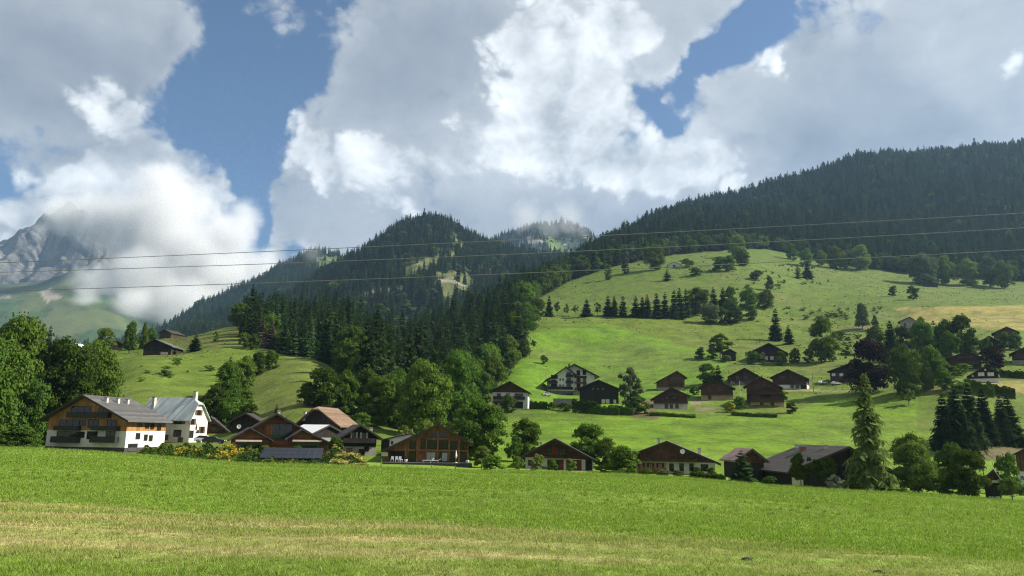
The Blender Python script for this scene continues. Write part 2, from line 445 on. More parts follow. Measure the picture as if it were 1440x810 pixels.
def hill_material(name, scale, strength=1.0, bump=20.0):
    m, nt, out = new_mat(name)
    b = nt.nodes.new('ShaderNodeBsdfPrincipled'); nt.links.new(b.outputs[0], out.inputs[0])
    at = nt.nodes.new('ShaderNodeAttribute'); at.attribute_name = 'soil'
    tc = nt.nodes.new('ShaderNodeTexCoord').outputs['Object']
    mp = nt.nodes.new('ShaderNodeMapping'); mp.inputs['Scale'].default_value = (1, 1, 0.35); nt.links.new(tc, mp.inputs[0])
    n1 = noise(nt, mp.outputs[0], scale, 8, 0.68); n2 = noise(nt, tc, scale * 5, 5, 0.7)
    k = (n1 - 0.5) * 2.2 * strength + (n2 - 0.5) * 1.2 * strength + 1.0
    k = k.f('MAXIMUM', 0.25)
    cmb = nt.nodes.new('ShaderNodeCombineColor')
    for i in range(3): nt.links.new(k.v, cmb.inputs[i])
    nt.links.new(mixc(nt, 1.0, at.outputs['Color'], cmb.outputs[0], 'MULTIPLY'), b.inputs['Base Color'])
    b.inputs['Roughness'].default_value = 0.95; b.inputs['Specular IOR Level'].default_value = 0.05
    bp = nt.nodes.new('ShaderNodeBump'); bp.inputs['Strength'].default_value = 0.9; bp.inputs['Distance'].default_value = bump
    nt.links.new((n1 + n2 * 0.4).v, bp.inputs['Height']); nt.links.new(bp.outputs[0], b.inputs['Normal'])
    return m

# clearings and scree on the wooded peak (survey outlines)
SCREE = [[(560,380),(600,364),(650,352),(640,366),(600,378),(570,394)],
         [(606,382),(652,379),(676,397),(668,412),(628,426),(614,408)],
         [(628,326),(640,326),(650,340),(662,358),(655,360),(640,344)],
         [(495,416),(520,412),(575,400),(570,408),(540,420),(500,424)],
         [(570,448),(592,440),(594,458),(575,464)],
         [(688,366),(694,378),(692,396),(684,388)]]
def col_peak(px, py, V):
    n = fbm(V[..., 0] / 60, V[..., 1] / 60, 81, 4)
    C = np.zeros(px.shape + (3,)); C[:] = (.030, .042, .018)
    g = np.zeros(px.shape)
    for k, s in enumerate(SCREE):
        m = inpoly(px + 9 * n, py + 6 * n, s).astype(float)
        c = np.where((n > 0.04)[..., None], (.22, .21, .16), (.115, .135, .055)) if k in (1, 2, 5) else np.where((n > -0.12)[..., None], (.22, .215, .19) if k == 3 else (.13, .145, .06), (.07, .095, .034))
        C = C * (1 - m[..., None]) + c * m[..., None]
    return C
def col_back(px, py, V):
    n = fbm(V[..., 0] / 110, V[..., 2] / 70, 91, 4)
    C = np.zeros(px.shape + (3,)); C[:] = (.035, .05, .03)
    C[n > -0.02] = (.05, .06, .045)
    rock = (n > 0.13) & (py > 330)
    C[rock] = (.25, .25, .24)
    gr = inpoly(px + 10 * n, py, [(765,335),(775,333),(800,352),(800,358),(775,354)])
    C[gr] = (.10, .15, .04)
    return C
def col_ridge(px, py, V):
    n = fbm(V[..., 0] / 120, V[..., 1] / 120, 101, 4)
    C = np.zeros(px.shape + (3,)); C[:] = (.022, .036, .020)
    g = inpoly(px, py + 12 * n, [(440,362),(490,362),(500,385),(450,388)]) & (n > -0.1)
    C[g] = (.10, .14, .05)
    return C
def col_rock(px, py, V):
    n = fbm(V[..., 0] / 260, V[..., 2] / 200, 111, 5)
    st = fbm(V[..., 0] / 70, V[..., 2] / 420, 115, 4)
    C = np.zeros(px.shape + (3,)); C[:] = (.100, .100, .102)
    C[st > 0.1] = (.15, .147, .142); C[st < -0.12] = (.085, .088, .088)
    veg = (n > 0.05) & (py < 335) & (px < 60)
    C[veg] = (.13, .14, .07)
    return C
def col_alp(px, py, V):
    n = fbm(V[..., 0] / 210, V[..., 1] / 210, 121, 5)
    C = np.zeros(px.shape + (3,)); C[:] = (.050, .086, .030)
    C[n > 0.12] = (.088, .108, .042); C[n < -0.15] = (.040, .066, .028)
    st = inpoly(px + 16 * n, py, [(62,410),(80,406),(90,420),(74,425)]); C[st] = (.28, .25, .20)
    st = inpoly(px + 12 * n, py, [(0,414),(18,414),(18,420),(0,420)]); C[st] = (.24, .22, .19)
    st = inpoly(px + 30 * n, py + 9 * n, [(0,406),(60,398),(88,385),(60,392),(0,400)]); C[st] = (.06, .08, .05)
    return C

peak, V_peak = loft('central_mountain', [
    [(240,600,900),(480,560,950),(700,540,1000),(1000,520,1200)],
    [(240,520,1100),(480,470,1150),(600,480,1150),(700,450,1200),(1000,430,1500)],
    [(240,482,1500),(330,470,1480),(400,440,1450),(480,415,1430),(560,395,1420),(620,395,1420),(680,400,1480),(760,400,1600),(1000,410,1800)],
    [(240,474,1750),(330,458,1750),(400,425,1750),(450,398,1800),(500,366,1850),(540,335,1900),(570,318,1930),(600,309,1950),(625,312,1950),(645,324,1960),(690,348,1990),(740,362,2050),(800,371,2100),(850,378,2150),(1000,400,2200)],
    [(240,500,2200),(480,430,2300),(600,370,2400),(800,420,2500),(1000,450,2600)]],
    240, 1000, 260, 120, hill_material('peak_slope', 0.012, 0.8, 8.0), (20, 150), 5, col_peak, 16)
ridge, V_ridge = loft('wooded_ridge', [
    [(100,540,1700),(400,530,1700),(640,520,1800)],
    [(100,500,2000),(250,480,2000),(400,440,2050),(640,440,2200)],
    [(100,505,2500),(180,486,2550),(215,468,2600),(250,450,2650),(290,429,2700),(330,412,2750),(365,392,2800),(395,373,2850),(430,367,2900),(480,367,2950),(560,372,3000),(640,380,3000)],
    [(100,520,3100),(400,430,3300),(640,420,3400)]],
    100, 640, 140, 70, hill_material('ridge_slope', 0.008, 0.8, 10.0), (45, 260), 6, col_ridge, 20)
back, V_back = loft('cliff_mountain', [
    [(560,480,2800),(720,440,2900),(950,440,2900)],
    [(560,420,3200),(720,370,3300),(800,360,3300),(950,400,3300)],
    [(560,375,3700),(640,352,3750),(680,340,3800),(700,330,3830),(725,321,3850),(760,317,3850),(790,321,3850),(820,327,3850),(840,338,3850),(870,360,3850),(950,390,3900)],
    [(560,420,4300),(760,370,4500),(950,430,4500)]],
    560, 950, 160, 80, hill_material('cliff_slope', 0.006, 0.9, 14.0), (60, 300), 8, col_back, 60)
alp, V_alp = loft('alpine_pasture', [
    [(-400,560,2600),(100,540,2600),(420,540,2800)],
    [(-400,450,3300),(0,462,3300),(100,470,3300),(250,478,3300),(420,480,3400)],
    [(-400,390,4300),(-100,402,4300),(0,406,4300),(60,396,4300),(100,384,4350),(140,392,4400),(200,430,4500),(260,455,4500),(420,470,4500)],
    [(-400,400,5200),(100,400,5200),(420,470,5200)]],
    -400, 420, 190, 90, hill_material('alp_slope', 0.004, 0.35, 12.0), (30, 420), 12, col_alp, 40)
rock, V_rock = loft('rocky_mountain', [
    [(-420,470,4700),(0,440,4700),(120,430,4700),(250,450,4750),(330,465,4800)],
    [(-420,410,4900),(0,398,4900),(60,400,4900),(130,400,4900),(200,410,4950),(260,430,5000),(330,450,5000)],
    [(-420,330,5150),(-100,345,5150),(0,350,5150),(60,345,5150),(120,345,5150),(160,360,5150),(200,385,5150),(260,400,5150),(330,430,5150)],
    [(-420,330,5400),(-60,372,5400),(-20,356,5400),(8,343,5400),(30,322,5400),(45,316,5400),(58,301,5400),(75,296,5400),(92,289,5400),(116,290,5400),(140,310,5400),(160,345,5400),(185,385,5400),(245,372,5400),(262,352,5400),(280,375,5400),(330,410,5400)],
    [(-420,400,6200),(100,360,6200),(330,440,6200)]],
    -420, 330, 300, 160, hill_material('rock_face', 0.006, 0.75, 30.0), (70, 330), 14, col_rock, 190)
# ------------------------------------------------------------------ tree models
BARK = surf('bark', (.055, .045, .034), 0.9, 0.4, 6, bump=0.6)
BARK_PALE = surf('bark_pale', (.17, .15, .12), 0.9, 0.4, 6, bump=0.6)
LEAF = {
 'dark':   leaf_mat('leaf_dark', (.046, .088, .014), (.086, .138, .022)),
 'mid':    leaf_mat('leaf_mid', (.060, .112, .017), (.104, .165, .025)),
 'light':  leaf_mat('leaf_light', (.100, .155, .030), (.150, .205, .042), 0.35),
 'grey':   leaf_mat('leaf_grey', (.070, .098, .046), (.100, .130, .060)),
 'purple': leaf_mat('leaf_purple', (.016, .012, .013), (.032, .020, .020), 0.15),
 'yellow': leaf_mat('leaf_yellow', (.40, .36, .04), (.28, .30, .05), 0.3),
 'lime':   leaf_mat('leaf_lime', (.16, .20, .04), (.10, .15, .03), 0.3),
 'white':  leaf_mat('leaf_white', (.60, .60, .50), (.12, .17, .06), 0.2, 0.2),
 'brown':  leaf_mat('leaf_brown', (.085, .060, .040), (.12, .085, .06), 0.15),
}
NEEDLE = leaf_mat('needle_dark', (.020, .040, .013), (.038, .066, .019), 0.15, 0.45)
NEEDLE_SUN = leaf_mat('needle_sun', (.030, .060, .020), (.054, .094, .031), 0.2, 0.4)
NEEDLE_LARCH = leaf_mat('needle_larch', (.105, .140, .036), (.140, .178, .048), 0.3, 0.1)
NEEDLE_DEAD = leaf_mat('needle_dead', (.085, .062, .050), (.12, .09, .07), 0.1, 0.1)

def tube_np(pts, radii, sides=6):
    pts = np.asarray(pts, float); n = len(pts); V = []; Fc = []
    for i in range(n):
        d = pts[min(i + 1, n - 1)] - pts[max(i - 1, 0)]; d /= np.linalg.norm(d) + 1e-9
        a = np.cross(d, (0, 0, 1.0) if abs(d[2]) < .9 else (1.0, 0, 0)); a /= np.linalg.norm(a); b = np.cross(d, a)
        for k in range(sides):
            th = 2 * PI * k / sides; V.append(pts[i] + radii[i] * (math.cos(th) * a + math.sin(th) * b))
    for i in range(n - 1):
        for k in range(sides):
            Fc.append((i * sides + k, i * sides + (k + 1) % sides, (i + 1) * sides + (k + 1) % sides, (i + 1) * sides + k))
    return np.array(V), np.array(Fc)

def spruce_np(seed, levels, per, nseg, twigs, slender=3.4, bare=0.03, power=0.80, ragged=0.25, droop=1.0, wide=1.0):
    """returns trunk (V,F) and needle (V,F); height 1, crown diameter 1"""
    r = np.random.default_rng(seed)
    tv, tf = tube_np([(0, 0, -0.04), (0, 0, .3), (.004, 0, .7), (0, 0, .97)], [.020, .015, .008, .002], 6)
    V = []; Q = []
    def quad(a, b, c, d):
        k = len(V); V.extend((a, b, c, d)); Q.append((k, k + 1, k + 2, k + 3))
    for li in range(levels):
        u = (li + r.uniform(-.3, .3)) / levels
        z = bare + (1 - bare) * max(u, 0)
        if z > .985: continue
        R = .5 * (1 - z) ** power * (1.0 if z > bare + .08 else 0.8) + 0.020
        lean = r.uniform(1 - ragged, 1 + ragged * .4)
        for b in range(per):
            a = 2 * PI * (b + r.uniform(-.35, .35)) / per + li * 1.7
            L = R * lean * r.uniform(1 - ragged, 1.08)
            if r.random() < ragged * 0.3: L *= .55
            drop = droop * (0.035 + 0.06 * (1 - z)) * r.uniform(.7, 1.25) * (L / .5 + .3)
            lift = 0.012 * r.uniform(.2, 1.2)
            ca, sa = math.cos(a), math.sin(a)
            wid = (L * r.uniform(.26, .40) + .012) * wide
            sp = []
            for s in range(nseg + 1):
                q = s / nseg
                sp.append(np.array((ca * L * q, sa * L * q, z - drop * (q ** 1.3) + lift * q * q * 3)))
            pr = []
            for s in range(nseg + 1):
                q = s / nseg
                w = wid * (math.sin(PI * min(q * .86 + .12, 1)) ** .7) * (1 if s < nseg else .1) * r.uniform(.75, 1.2)
                dz = -w * r.uniform(.45, .8) / slender * 2.0
                pr.append((sp[s] + np.array((-sa * w, ca * w, dz)), sp[s] + np.array((sa * w, -ca * w, dz))))
            for s in range(nseg):
                quad(sp[s], sp[s + 1], pr[s + 1][0], pr[s][0]); quad(sp[s + 1], sp[s], pr[s][1], pr[s + 1][1])
            for t in range(twigs):
                q = r.uniform(.25, 1.0); c = np.array((ca * L * q, sa * L * q, z - drop * q ** 1.3 + lift * q * q * 3))
                sd = r.choice((-1, 1)); l2 = wid * r.uniform(.6, 1.4); w2 = l2 * .22
                dr = np.array((ca * .5 - sd * sa * .9, sa * .5 + sd * ca * .9, 0)) * l2
                tip = c + dr + np.array((0, 0, -l2 * r.uniform(.3, 1.0) / slender * 2))
                sdv = np.array((-dr[1], dr[0], 0)) / (l2 + 1e-9) * w2
                quad(c - sdv * .5, c + sdv * .5, tip + sdv * .3, tip - sdv * .3)
    for k in range(3):                                # leader
        a = k * PI / 3; w = .012
        quad(np.array((-w * math.cos(a), -w * math.sin(a), .93)), np.array((w * math.cos(a), w * math.sin(a), .93)), np.array((.001, 0, 1.0)), np.array((-.001, 0, 1.0)))
    return tv, tf, np.array(V), np.array(Q)

def broad_np(seed, nclump, nleaf, leaf, bottom=.12, flat=1.0, loose=0.0, dome=0.0, spire=0.0, trunk=True):
    """deciduous tree; height 1, crown diameter about 1"""
    r = np.random.default_rng(seed)
    ch = (1 - bottom) / 2; cz = bottom + ch
    cen = []; rr = []
    for i in range(nclump):
        zz = r.uniform(-1, 1); th = r.uniform(0, 2 * PI); pw = 3.2 if zz < 0 else 2.1
        if dome: zz = -.95 + (zz + 1) * .9; pw = 2.2; ez = (zz + 1) / 1.95
        else: ez = abs(zz)
        R_ = max(1 - ez ** pw, .03) ** (1 / pw)
        rad_ = R_ * (r.uniform(.62, 1.0) if r.random() < .75 else r.uniform(.0, .6))
        wx = 1.0 - spire * max(0, (zz + .6)) * .62
        bump = 1 + .16 * math.sin(3 * th + seed) + .10 * math.sin(5 * th + 2 * seed) + r.uniform(-.10, .10)
        v = (math.cos(th), math.sin(th))
        cen.append((v[0] * rad_ * .44 * wx * bump, v[1] * rad_ * .44 * wx * bump, cz + zz * ch * r.uniform(.84, 1.0)))
        rr.append(r.uniform(.11, .20) * (1 - .35 * loose))
    cen = np.array(cen); rr = np.array(rr)
    k = r.integers(0, nclump, nleaf)
    d = r.normal(size=(nleaf, 3)); d /= np.linalg.norm(d, axis=1)[:, None]
    d[:, 2] = np.where(d[:, 2] < -.2, -d[:, 2] * .6, d[:, 2])
    q = r.uniform(.55, 1.05, nleaf) ** .6
    p = cen[k] + d * (rr[k] * q)[:, None] * np.array((1, 1, .80))
    p[:, 2] = np.where(p[:, 2] < .015, np.abs(p[:, 2]) * .5 + .01, p[:, 2])
    st = r.random(nleaf) < .10 + .1 * loose                       # stray sprays break the outline
    p[st] += r.normal(size=(st.sum(), 3)) * .035
    nrm = d + r.normal(size=(nleaf, 3)) * .45; nrm /= np.linalg.norm(nrm, axis=1)[:, None]
    t = np.cross(nrm, r.normal(size=(nleaf, 3))); t /= np.linalg.norm(t, axis=1)[:, None] + 1e-9
    b = np.cross(nrm, t)
    s = (leaf * r.uniform(.6, 1.5, nleaf))[:, None]
    V = np.stack([p - t * s - b * s * .6, p + t * s * .8 - b * s * .5 + nrm * s * .3, p + t * s + b * s * .7, p - t * s * .7 + b * s * .6 + nrm * s * .25], 1).reshape(-1, 3)
    Q = np.arange(nleaf * 4).reshape(-1, 4)
    TV = []; TF = []; off = 0
    def addt(pts, rd, sd=6):
        nonlocal off
        v, f_ = tube_np(pts, rd, sd); TV.append(v); TF.append(f_ + off); off += len(v)
    addt([(0, 0, -.05), (.004, 0, bottom * .6), (.0, .008, bottom + .15), (.01, 0, .62)], [.030, .024, .018, .006])
    for i in range(min(nclump, 16)):
        c = cen[i]; z0 = r.uniform(bottom * .8, .45)
        addt([(0, 0, z0), (c[0] * .45, c[1] * .45, z0 + (c[2] - z0) * .6), c], [.012, .008, .003], 4)
    return np.vstack(TV), np.vstack(TF), V, Q

def merge(tv, tf, cv, cf):
    return np.vstack([tv, cv]), np.vstack([tf, cf + len(tv)]), np.concatenate([np.zeros(len(tf), int), np.ones(len(cf), int)])

_TM = {}
def spruce_meshes(key, mat=None, **kw):
    k = ('s', key, mat.name if mat else '')
    if k not in _TM:
        a = spruce_np(**kw); mm = mat or NEEDLE
        _TM[k] = (mesh_np('spruce_trunk', a[0], a[1], [BARK]), mesh_np('spruce_crown', a[2], a[3], [mm]))
    return _TM[k]
def spruce_one(key, mat=None, **kw):
    k = ('so', key, mat.name if mat else '')
    if k not in _TM:
        v, f_, mi = merge(*spruce_np(**kw)); _TM[k] = mesh_np('spruce', v, f_, [BARK, mat or NEEDLE], mat_idx=mi)
    return _TM[k]
def broad_meshes(key, mat, **kw):
    k = ('b', key, mat.name)
    if k not in _TM:
        a = broad_np(**kw); _TM[k] = (mesh_np('tree_trunk', a[0], a[1], [BARK_PALE]), mesh_np('tree_crown', a[2], a[3], [mat]))
    return _TM[k]
def broad_one(key, mat, **kw):
    k = ('bo', key, mat.name)
    if k not in _TM:
        v, f_, mi = merge(*broad_np(**kw)); _TM[k] = mesh_np('broadleaf', v, f_, [BARK, mat], mat_idx=mi)
    return _TM[k]

SPR_HI = [dict(seed=100 + i, levels=34, per=11, nseg=3, twigs=7, ragged=.26) for i in range(3)]
SPR_MD = [dict(seed=200 + i, levels=22, per=9, nseg=2, twigs=2, ragged=.3, power=.72) for i in range(4)]
SPR_LO = [dict(seed=300 + i, levels=17, per=8, nseg=1, twigs=1, ragged=.30, power=.66) for i in range(5)]
BRD_HI = dict(nclump=92, nleaf=19000, leaf=.0150)
BRD_MD = dict(nclump=72, nleaf=8600, leaf=.0215)
BRD_LO = dict(nclump=34, nleaf=2000, leaf=.038)

def hedge_mesh(seed, mat):
    k = ('h', seed, mat.name)
    if k not in _TM:
        r = np.random.default_rng(seed); n = 5200
        p = np.stack([r.uniform(-.5, .5, n), r.uniform(-.5, .5, n), r.random(n) ** .6], -1)
        top = .74 + .5 * fbm(p[:, 0] * 7 + seed, p[:, 1] * 1.5, seed, 3); p[:, 2] *= top
        f_ = r.integers(0, 3, n); p[f_ == 0, 1] = -.5 + r.uniform(0, .2, (f_ == 0).sum()); p[f_ == 1, 2] = top[f_ == 1]
        p[:, 1] *= .85 + .4 * fbm(p[:, 0] * 9, p[:, 2] * 2, seed + 5, 2)
        nrm = r.normal(size=(n, 3)) + np.where((f_ == 0)[:, None], np.array((0, -1.5, .4)), np.array((0, -.2, 1.4))); nrm /= np.linalg.norm(nrm, axis=1)[:, None]
        _TM[k] = (p, nrm, mat)
    return _TM[k]

def place_hedge(px, base, top, wpx, label, mat, seed=0, Y=None, deep=1.8):
    if Y is None: x, y, z = hit(px, base, 100)
    else: x = sight(px, base)[0] * Y; y = Y; z = float(gz(x, y))
    p, nrm, mt = hedge_mesh(seed, mat); h = (base - top) * y / FPX * 1.1; w = wpx * y / FPX
    q = p * np.array((w, deep, h)); n = len(q); r = np.random.default_rng(seed + 3)
    # the hedge follows the ground along its length
    az = -math.atan2(x, y); gx = x + q[:, 0] * math.cos(az) - q[:, 1] * math.sin(az); gy = y + q[:, 0] * math.sin(az) + q[:, 1] * math.cos(az)
    q[:, 2] += gz(gx, gy) - z
    t = np.cross(nrm, r.normal(size=(n, 3))); t /= np.linalg.norm(t, axis=1)[:, None]; b = np.cross(nrm, t); s = (.20 * r.uniform(.6, 1.5, n))[:, None]
    V = np.stack([q - t * s - b * s * .6, q + t * s * .8 - b * s * .5, q + t * s + b * s * .7, q - t * s * .7 + b * s * .6], 1).reshape(-1, 3)
    o = link('hedge', mesh_np('hedge', V, np.arange(n * 4).reshape(-1, 4), [mt])); o.location = (x, y, z - .05); o.rotation_euler = (0, 0, az)
    tag(o, label, 'hedge'); return o

def place_tree(kind, px, base, top, wpx, label, group=None, mat=None, seed=0, ymin=100, lod=None, Y=None, name=None, cat=None, **kw):
    """one tree or shrub standing where the survey has it"""
    if Y is None:
        x, y, z = hit(px, base, ymin)
    else:
        x = sight(px, base)[0] * Y; y = Y; z = float(gz(x, y))
    h = (base - top) * y / FPX * 0.99; w = wpx * y / FPX * (1.42 if kind == 'spruce' else (1.06 if kind == 'bush' else .98) if kind != 'larch' else 1.12)
    hp = (base - top) * 0.711
    lod = lod or ('HI' if hp > 45 else 'MD' if hp > 17 else 'LO')
    if kind in ('spruce', 'larch'):
        nm = name or 'spruce_tree'; ct = cat or 'conifer'
        if kind == 'larch':
            me = spruce_meshes('larch', NEEDLE_LARCH, seed=77, levels=40, per=8, nseg=4, twigs=34, ragged=.42, power=.62, droop=1.15, bare=.07, wide=.72)
        else:
            lst = {'HI': SPR_HI, 'MD': SPR_MD, 'LO': SPR_LO}[lod]; i = seed % len(lst)
            me = (spruce_meshes(lod + str(i), mat, **lst[i]))
    else:
        d = dict({'HI': BRD_HI, 'MD': BRD_MD, 'LO': BRD_LO}[lod])
        vs = seed % (4 if lod != 'HI' else 3)
        if kind == 'bush': d.update(bottom=.0, dome=1.0); d['nclump'] = int(d['nclump'] * .8)
        elif kind == 'spire': d.update(spire=.75, bottom=.08)
        elif kind == 'loose': d.update(loose=1.0, bottom=.26); d['nclump'] = int(d['nclump'] * .6)
        elif kind == 'low': d.update(bottom=.02)
        nm = name or ('shrub' if kind == 'bush' else 'broadleaf_tree'); ct = cat or ('shrub' if kind == 'bush' else 'tree')
        d.update(kw)
        me = broad_meshes(kind + lod + str(vs), mat or LEAF['mid'], seed=500 + vs * 7 + len(kind), **d)
    root = link(nm, None); root.location = (x, y, z - 0.02 * h)
    root.rotation_euler = (rad(random.uniform(-1.5, 1.5)), rad(random.uniform(-1.5, 1.5)), random.uniform(0, 6.28)); root.scale = (w, w, h)
    tag(root, label, ct, group)
    if kind != 'bush': link('trunk', me[0], root)
    link('crown', me[1], root)
    return root

# ------------------------------------------------------------------ woods
def scatter(name, pts, rot, scl, idx, protos):
    """one wood that nobody could count: trees standing at surveyed points"""
    me = bpy.data.meshes.new(name); me.vertices.add(len(pts)); me.vertices.foreach_set('co', np.asarray(pts, np.float32).ravel())
    a = me.attributes.new('turn', 'FLOAT_VECTOR', 'POINT'); a.data.foreach_set('vector', np.stack([np.zeros(len(rot)), np.zeros(len(rot)), rot], -1).astype(np.float32).ravel())
    a = me.attributes.new('size', 'FLOAT_VECTOR', 'POINT'); a.data.foreach_set('vector', np.asarray(scl, np.float32).ravel())
    a = me.attributes.new('sort', 'INT', 'POINT'); a.data.foreach_set('value', np.asarray(idx, np.int32))
    o = link(name, me); tag(o, kind='stuff')
    g = bpy.data.node_groups.new(name, 'GeometryNodeTree')
    g.interface.new_socket('Geometry', in_out='INPUT', socket_type='NodeSocketGeometry'); g.interface.new_socket('Geometry', in_out='OUTPUT', socket_type='NodeSocketGeometry')
    N = g.nodes; L = g.links
    gi = N.new('NodeGroupInput'); go = N.new('NodeGroupOutput'); j = N.new('GeometryNodeJoinGeometry')
    for p in reversed(protos):
        oi = N.new('GeometryNodeObjectInfo'); oi.inputs['Object'].default_value = p; oi.inputs['As Instance'].default_value = False
        ti = N.new('GeometryNodeGeometryToInstance'); L.new(oi.outputs['Geometry'], ti.inputs[0]); L.new(ti.outputs[0], j.inputs[0])
    ip = N.new('GeometryNodeInstanceOnPoints'); L.new(gi.outputs[0], ip.inputs['Points']); L.new(j.outputs[0], ip.inputs['Instance'])
    ip.inputs['Pick Instance'].default_value = True
    for nm, ty, sock in (('sort', 'INT', 'Instance Index'), ('turn', 'FLOAT_VECTOR', 'Rotation'), ('size', 'FLOAT_VECTOR', 'Scale')):
        na = N.new('GeometryNodeInputNamedAttribute'); na.data_type = ty; na.inputs['Name'].default_value = nm
        L.new(na.outputs['Attribute'], ip.inputs[sock])
    L.new(ip.outputs[0], go.inputs[0])
    md = o.modifiers.new('wood', 'NODES'); md.node_group = g
    return o

def jitter_ground(Y0, Y1, step, px0, px1):
    t0, t1 = t_of(px0), t_of(px1); out = []
    ys = []
    y = Y0
    while y < Y1:
        s = step * np.interp(y, [300, 900, 2000], [1.0, 1.08, 1.35]); ys.append((y, s)); y += s
    for y, s in ys:
        x = np.arange(t0 * y, t1 * y, s); n = len(x)
        out.append(np.stack([x + RNG.uniform(-.48, .48, n) * s, y + RNG.uniform(-.48, .48, n) * s], -1))
    return np.vstack(out)

def loft_points(V, n):
    a = V[:-1, :-1]; b = V[1:, :-1]; c = V[:-1, 1:]
    ar = np.linalg.norm(np.cross(b - a, c - a), axis=-1).ravel()
    k = RNG.choice(len(ar), n, p=ar / ar.sum()); u = RNG.random((n, 1)); v = RNG.random((n, 1))
    a = a.reshape(-1, 3)[k]; b = b.reshape(-1, 3)[k]; c = c.reshape(-1, 3)[k]; d = V[1:, 1:].reshape(-1, 3)[k]
    return (a * (1 - u) + b * u) * (1 - v) + (c * (1 - u) + d * u) * v

def build_woods():
    # the trees of the ground sheet's two forests
    pts = jitter_ground(215, 2350, 7.7, 320, 1500)
    x, y = pts[:, 0], pts[:, 1]; z = gz(x, y); px, py = proj(x, y, z)
    m = forest_mask(px, py, y)
    m &= ~((y > 900) & (px < 690))
    # hidden lee slopes: keep only what rises over the crest
    crest = np.array([np.nanmin(py[(np.abs(px - c) < 8) & (y < 2350)]) if ((np.abs(px - c) < 8)).any() else 0 for c in range(320, 1520, 8)])
    cb = np.interp(px, np.arange(320, 1520, 8), crest)
    big = np.array(sorted(zip(y[m], np.nonzero(m)[0])))
    keep = m & (RNG.random(len(x)) < np.interp(y, [300, 600, 1000, 1500, 2000], [1, 1, .9, .7, .6]))
    i = np.nonzero(keep)[0]
    gap = fbm(x[i] / 60, y[i] / 60, 131, 3) > -.42
    i = i[gap | (RNG.random(len(i)) < .4)]
    x, y, z, px, py = x[i], y[i], z[i], px[i], py[i]
    h = np.clip(RNG.normal(26, 6.0, len(i)), 10, 40) * np.interp(y, [250, 500, 1000, 2000], [.85, 1.0, 1.0, 1.18])
    w = h * RNG.uniform(.34, .50, len(i)) * np.interp(y, [700, 1500], [1.0, 1.32])
    edge = np.zeros(len(i), bool)                     # broadleaves along the lower margin
    for dx, dy in ((0, 10), (10, 6), (-10, 6), (14, 0)):
        s = np.interp(y, [250, 1000], [1.6, .7]); edge |= ~forest_mask(px + dx * s, py + dy * s, y)
    br = (edge & (RNG.random(len(i)) < np.where(px < 480, .10, np.where(px < 745, .26, .6)))) | (RNG.random(len(i)) < np.where(px < 480, .02, .05))
    h = np.where(br, h * .62, h); w = np.where(br, h * RNG.uniform(.6, .95, len(i)), w)
    k_ = np.interp(px, [400, 500], [.74, 1.0]); h = h * k_; w = w * k_
    order = np.argsort(y); x, y, z, h, w, br, px = x[order], y[order], z[order], h[order], w[order], br[order], px[order]
    rot = RNG.uniform(0, 6.28, len(x))
    # the nearest stand as single trees
    sp = [spruce_one('f%d' % k, NEEDLE if k % 2 else NEEDLE_SUN, **SPR_MD[k]) for k in range(4)]
    bl = [broad_one('f%d' % k, LEAF['dark' if k % 2 else 'mid'], seed=700 + k, **BRD_MD) for k in range(4)]
    far_s = [spruce_one('l%d' % k, (NEEDLE, NEEDLE_SUN, NEEDLE)[k % 3], **(SPR_MD + SPR_LO)[k]) for k in range(5)]
    far_b = [broad_one('l%d' % k, LEAF[('mid', 'dark', 'grey')[k]], seed=720 + k, **BRD_LO) for k in range(3)]
    ns = nb = 0; single = np.zeros(len(x), bool); protos = {}
    cx = np.searchsorted([742], px)
    for k in range(len(x)):
        if y[k] > 900: break
        if br[k] and nb < 90:
            o = link('broadleaf_tree', bl[nb % 4]); nb += 1
            if px[k] > 745: tag(o, 'rounded broadleaf tree on the lower edge of the hill forest above the pasture', 'tree', 'broadleaf trees on the edge of the hill forest')
            else: tag(o, 'rounded broadleaf tree on the edge of the dark forest below the pointed mountain', 'tree', 'broadleaf trees on the edge of the dark forest')
        elif not br[k] and ns < 215:
            o = link('spruce_tree', sp[ns % 4]); ns += 1
            tag(o, 'dark pointed spruce in the dense forest below the pointed mountain', 'conifer', 'spruces of the dense valley forest')
        else: continue
        single[k] = True
        o.location = (x[k], y[k], z[k] - .3); o.rotation_euler = (0, 0, rot[k]); o.scale = (w[k], w[k], h[k])
    r = ~single
    # models for the far woods: single far trees that stand in view themselves
    pr = []
    kk = np.nonzero(r & ~br & (y > 560))[0][:5]
    for n_, k in enumerate(kk):
        o = link('spruce_tree', far_s[n_]); o.location = (x[k], y[k], z[k] - .3); o.scale = (w[k], w[k], h[k])
        tag(o, 'dark pointed spruce in the dense forest below the pointed mountain', 'conifer', 'spruces of the dense valley forest'); pr.append(o); r[k] = False
    kk = np.nonzero(r & br & (y > 560))[0][:3]
    for n_, k in enumerate(kk):
        o = link('broadleaf_tree', far_b[n_]); o.location = (x[k], y[k], z[k] - .3); o.scale = (w[k], w[k], h[k])
        tag(o, 'rounded broadleaf tree on the lower edge of the hill forest above the pasture', 'tree', 'broadleaf trees on the edge of the hill forest'); pr.append(o); r[k] = False
    idx = np.where(br, 5 + RNG.integers(0, 3, len(x)), RNG.integers(0, 5, len(x)))
    scatter('hillside_forest', np.stack([x, y, z - .3], -1)[r], rot[r], np.stack([w, w, h], -1)[r], idx[r], pr)
    print('forest', len(x), 'single', ns, nb)
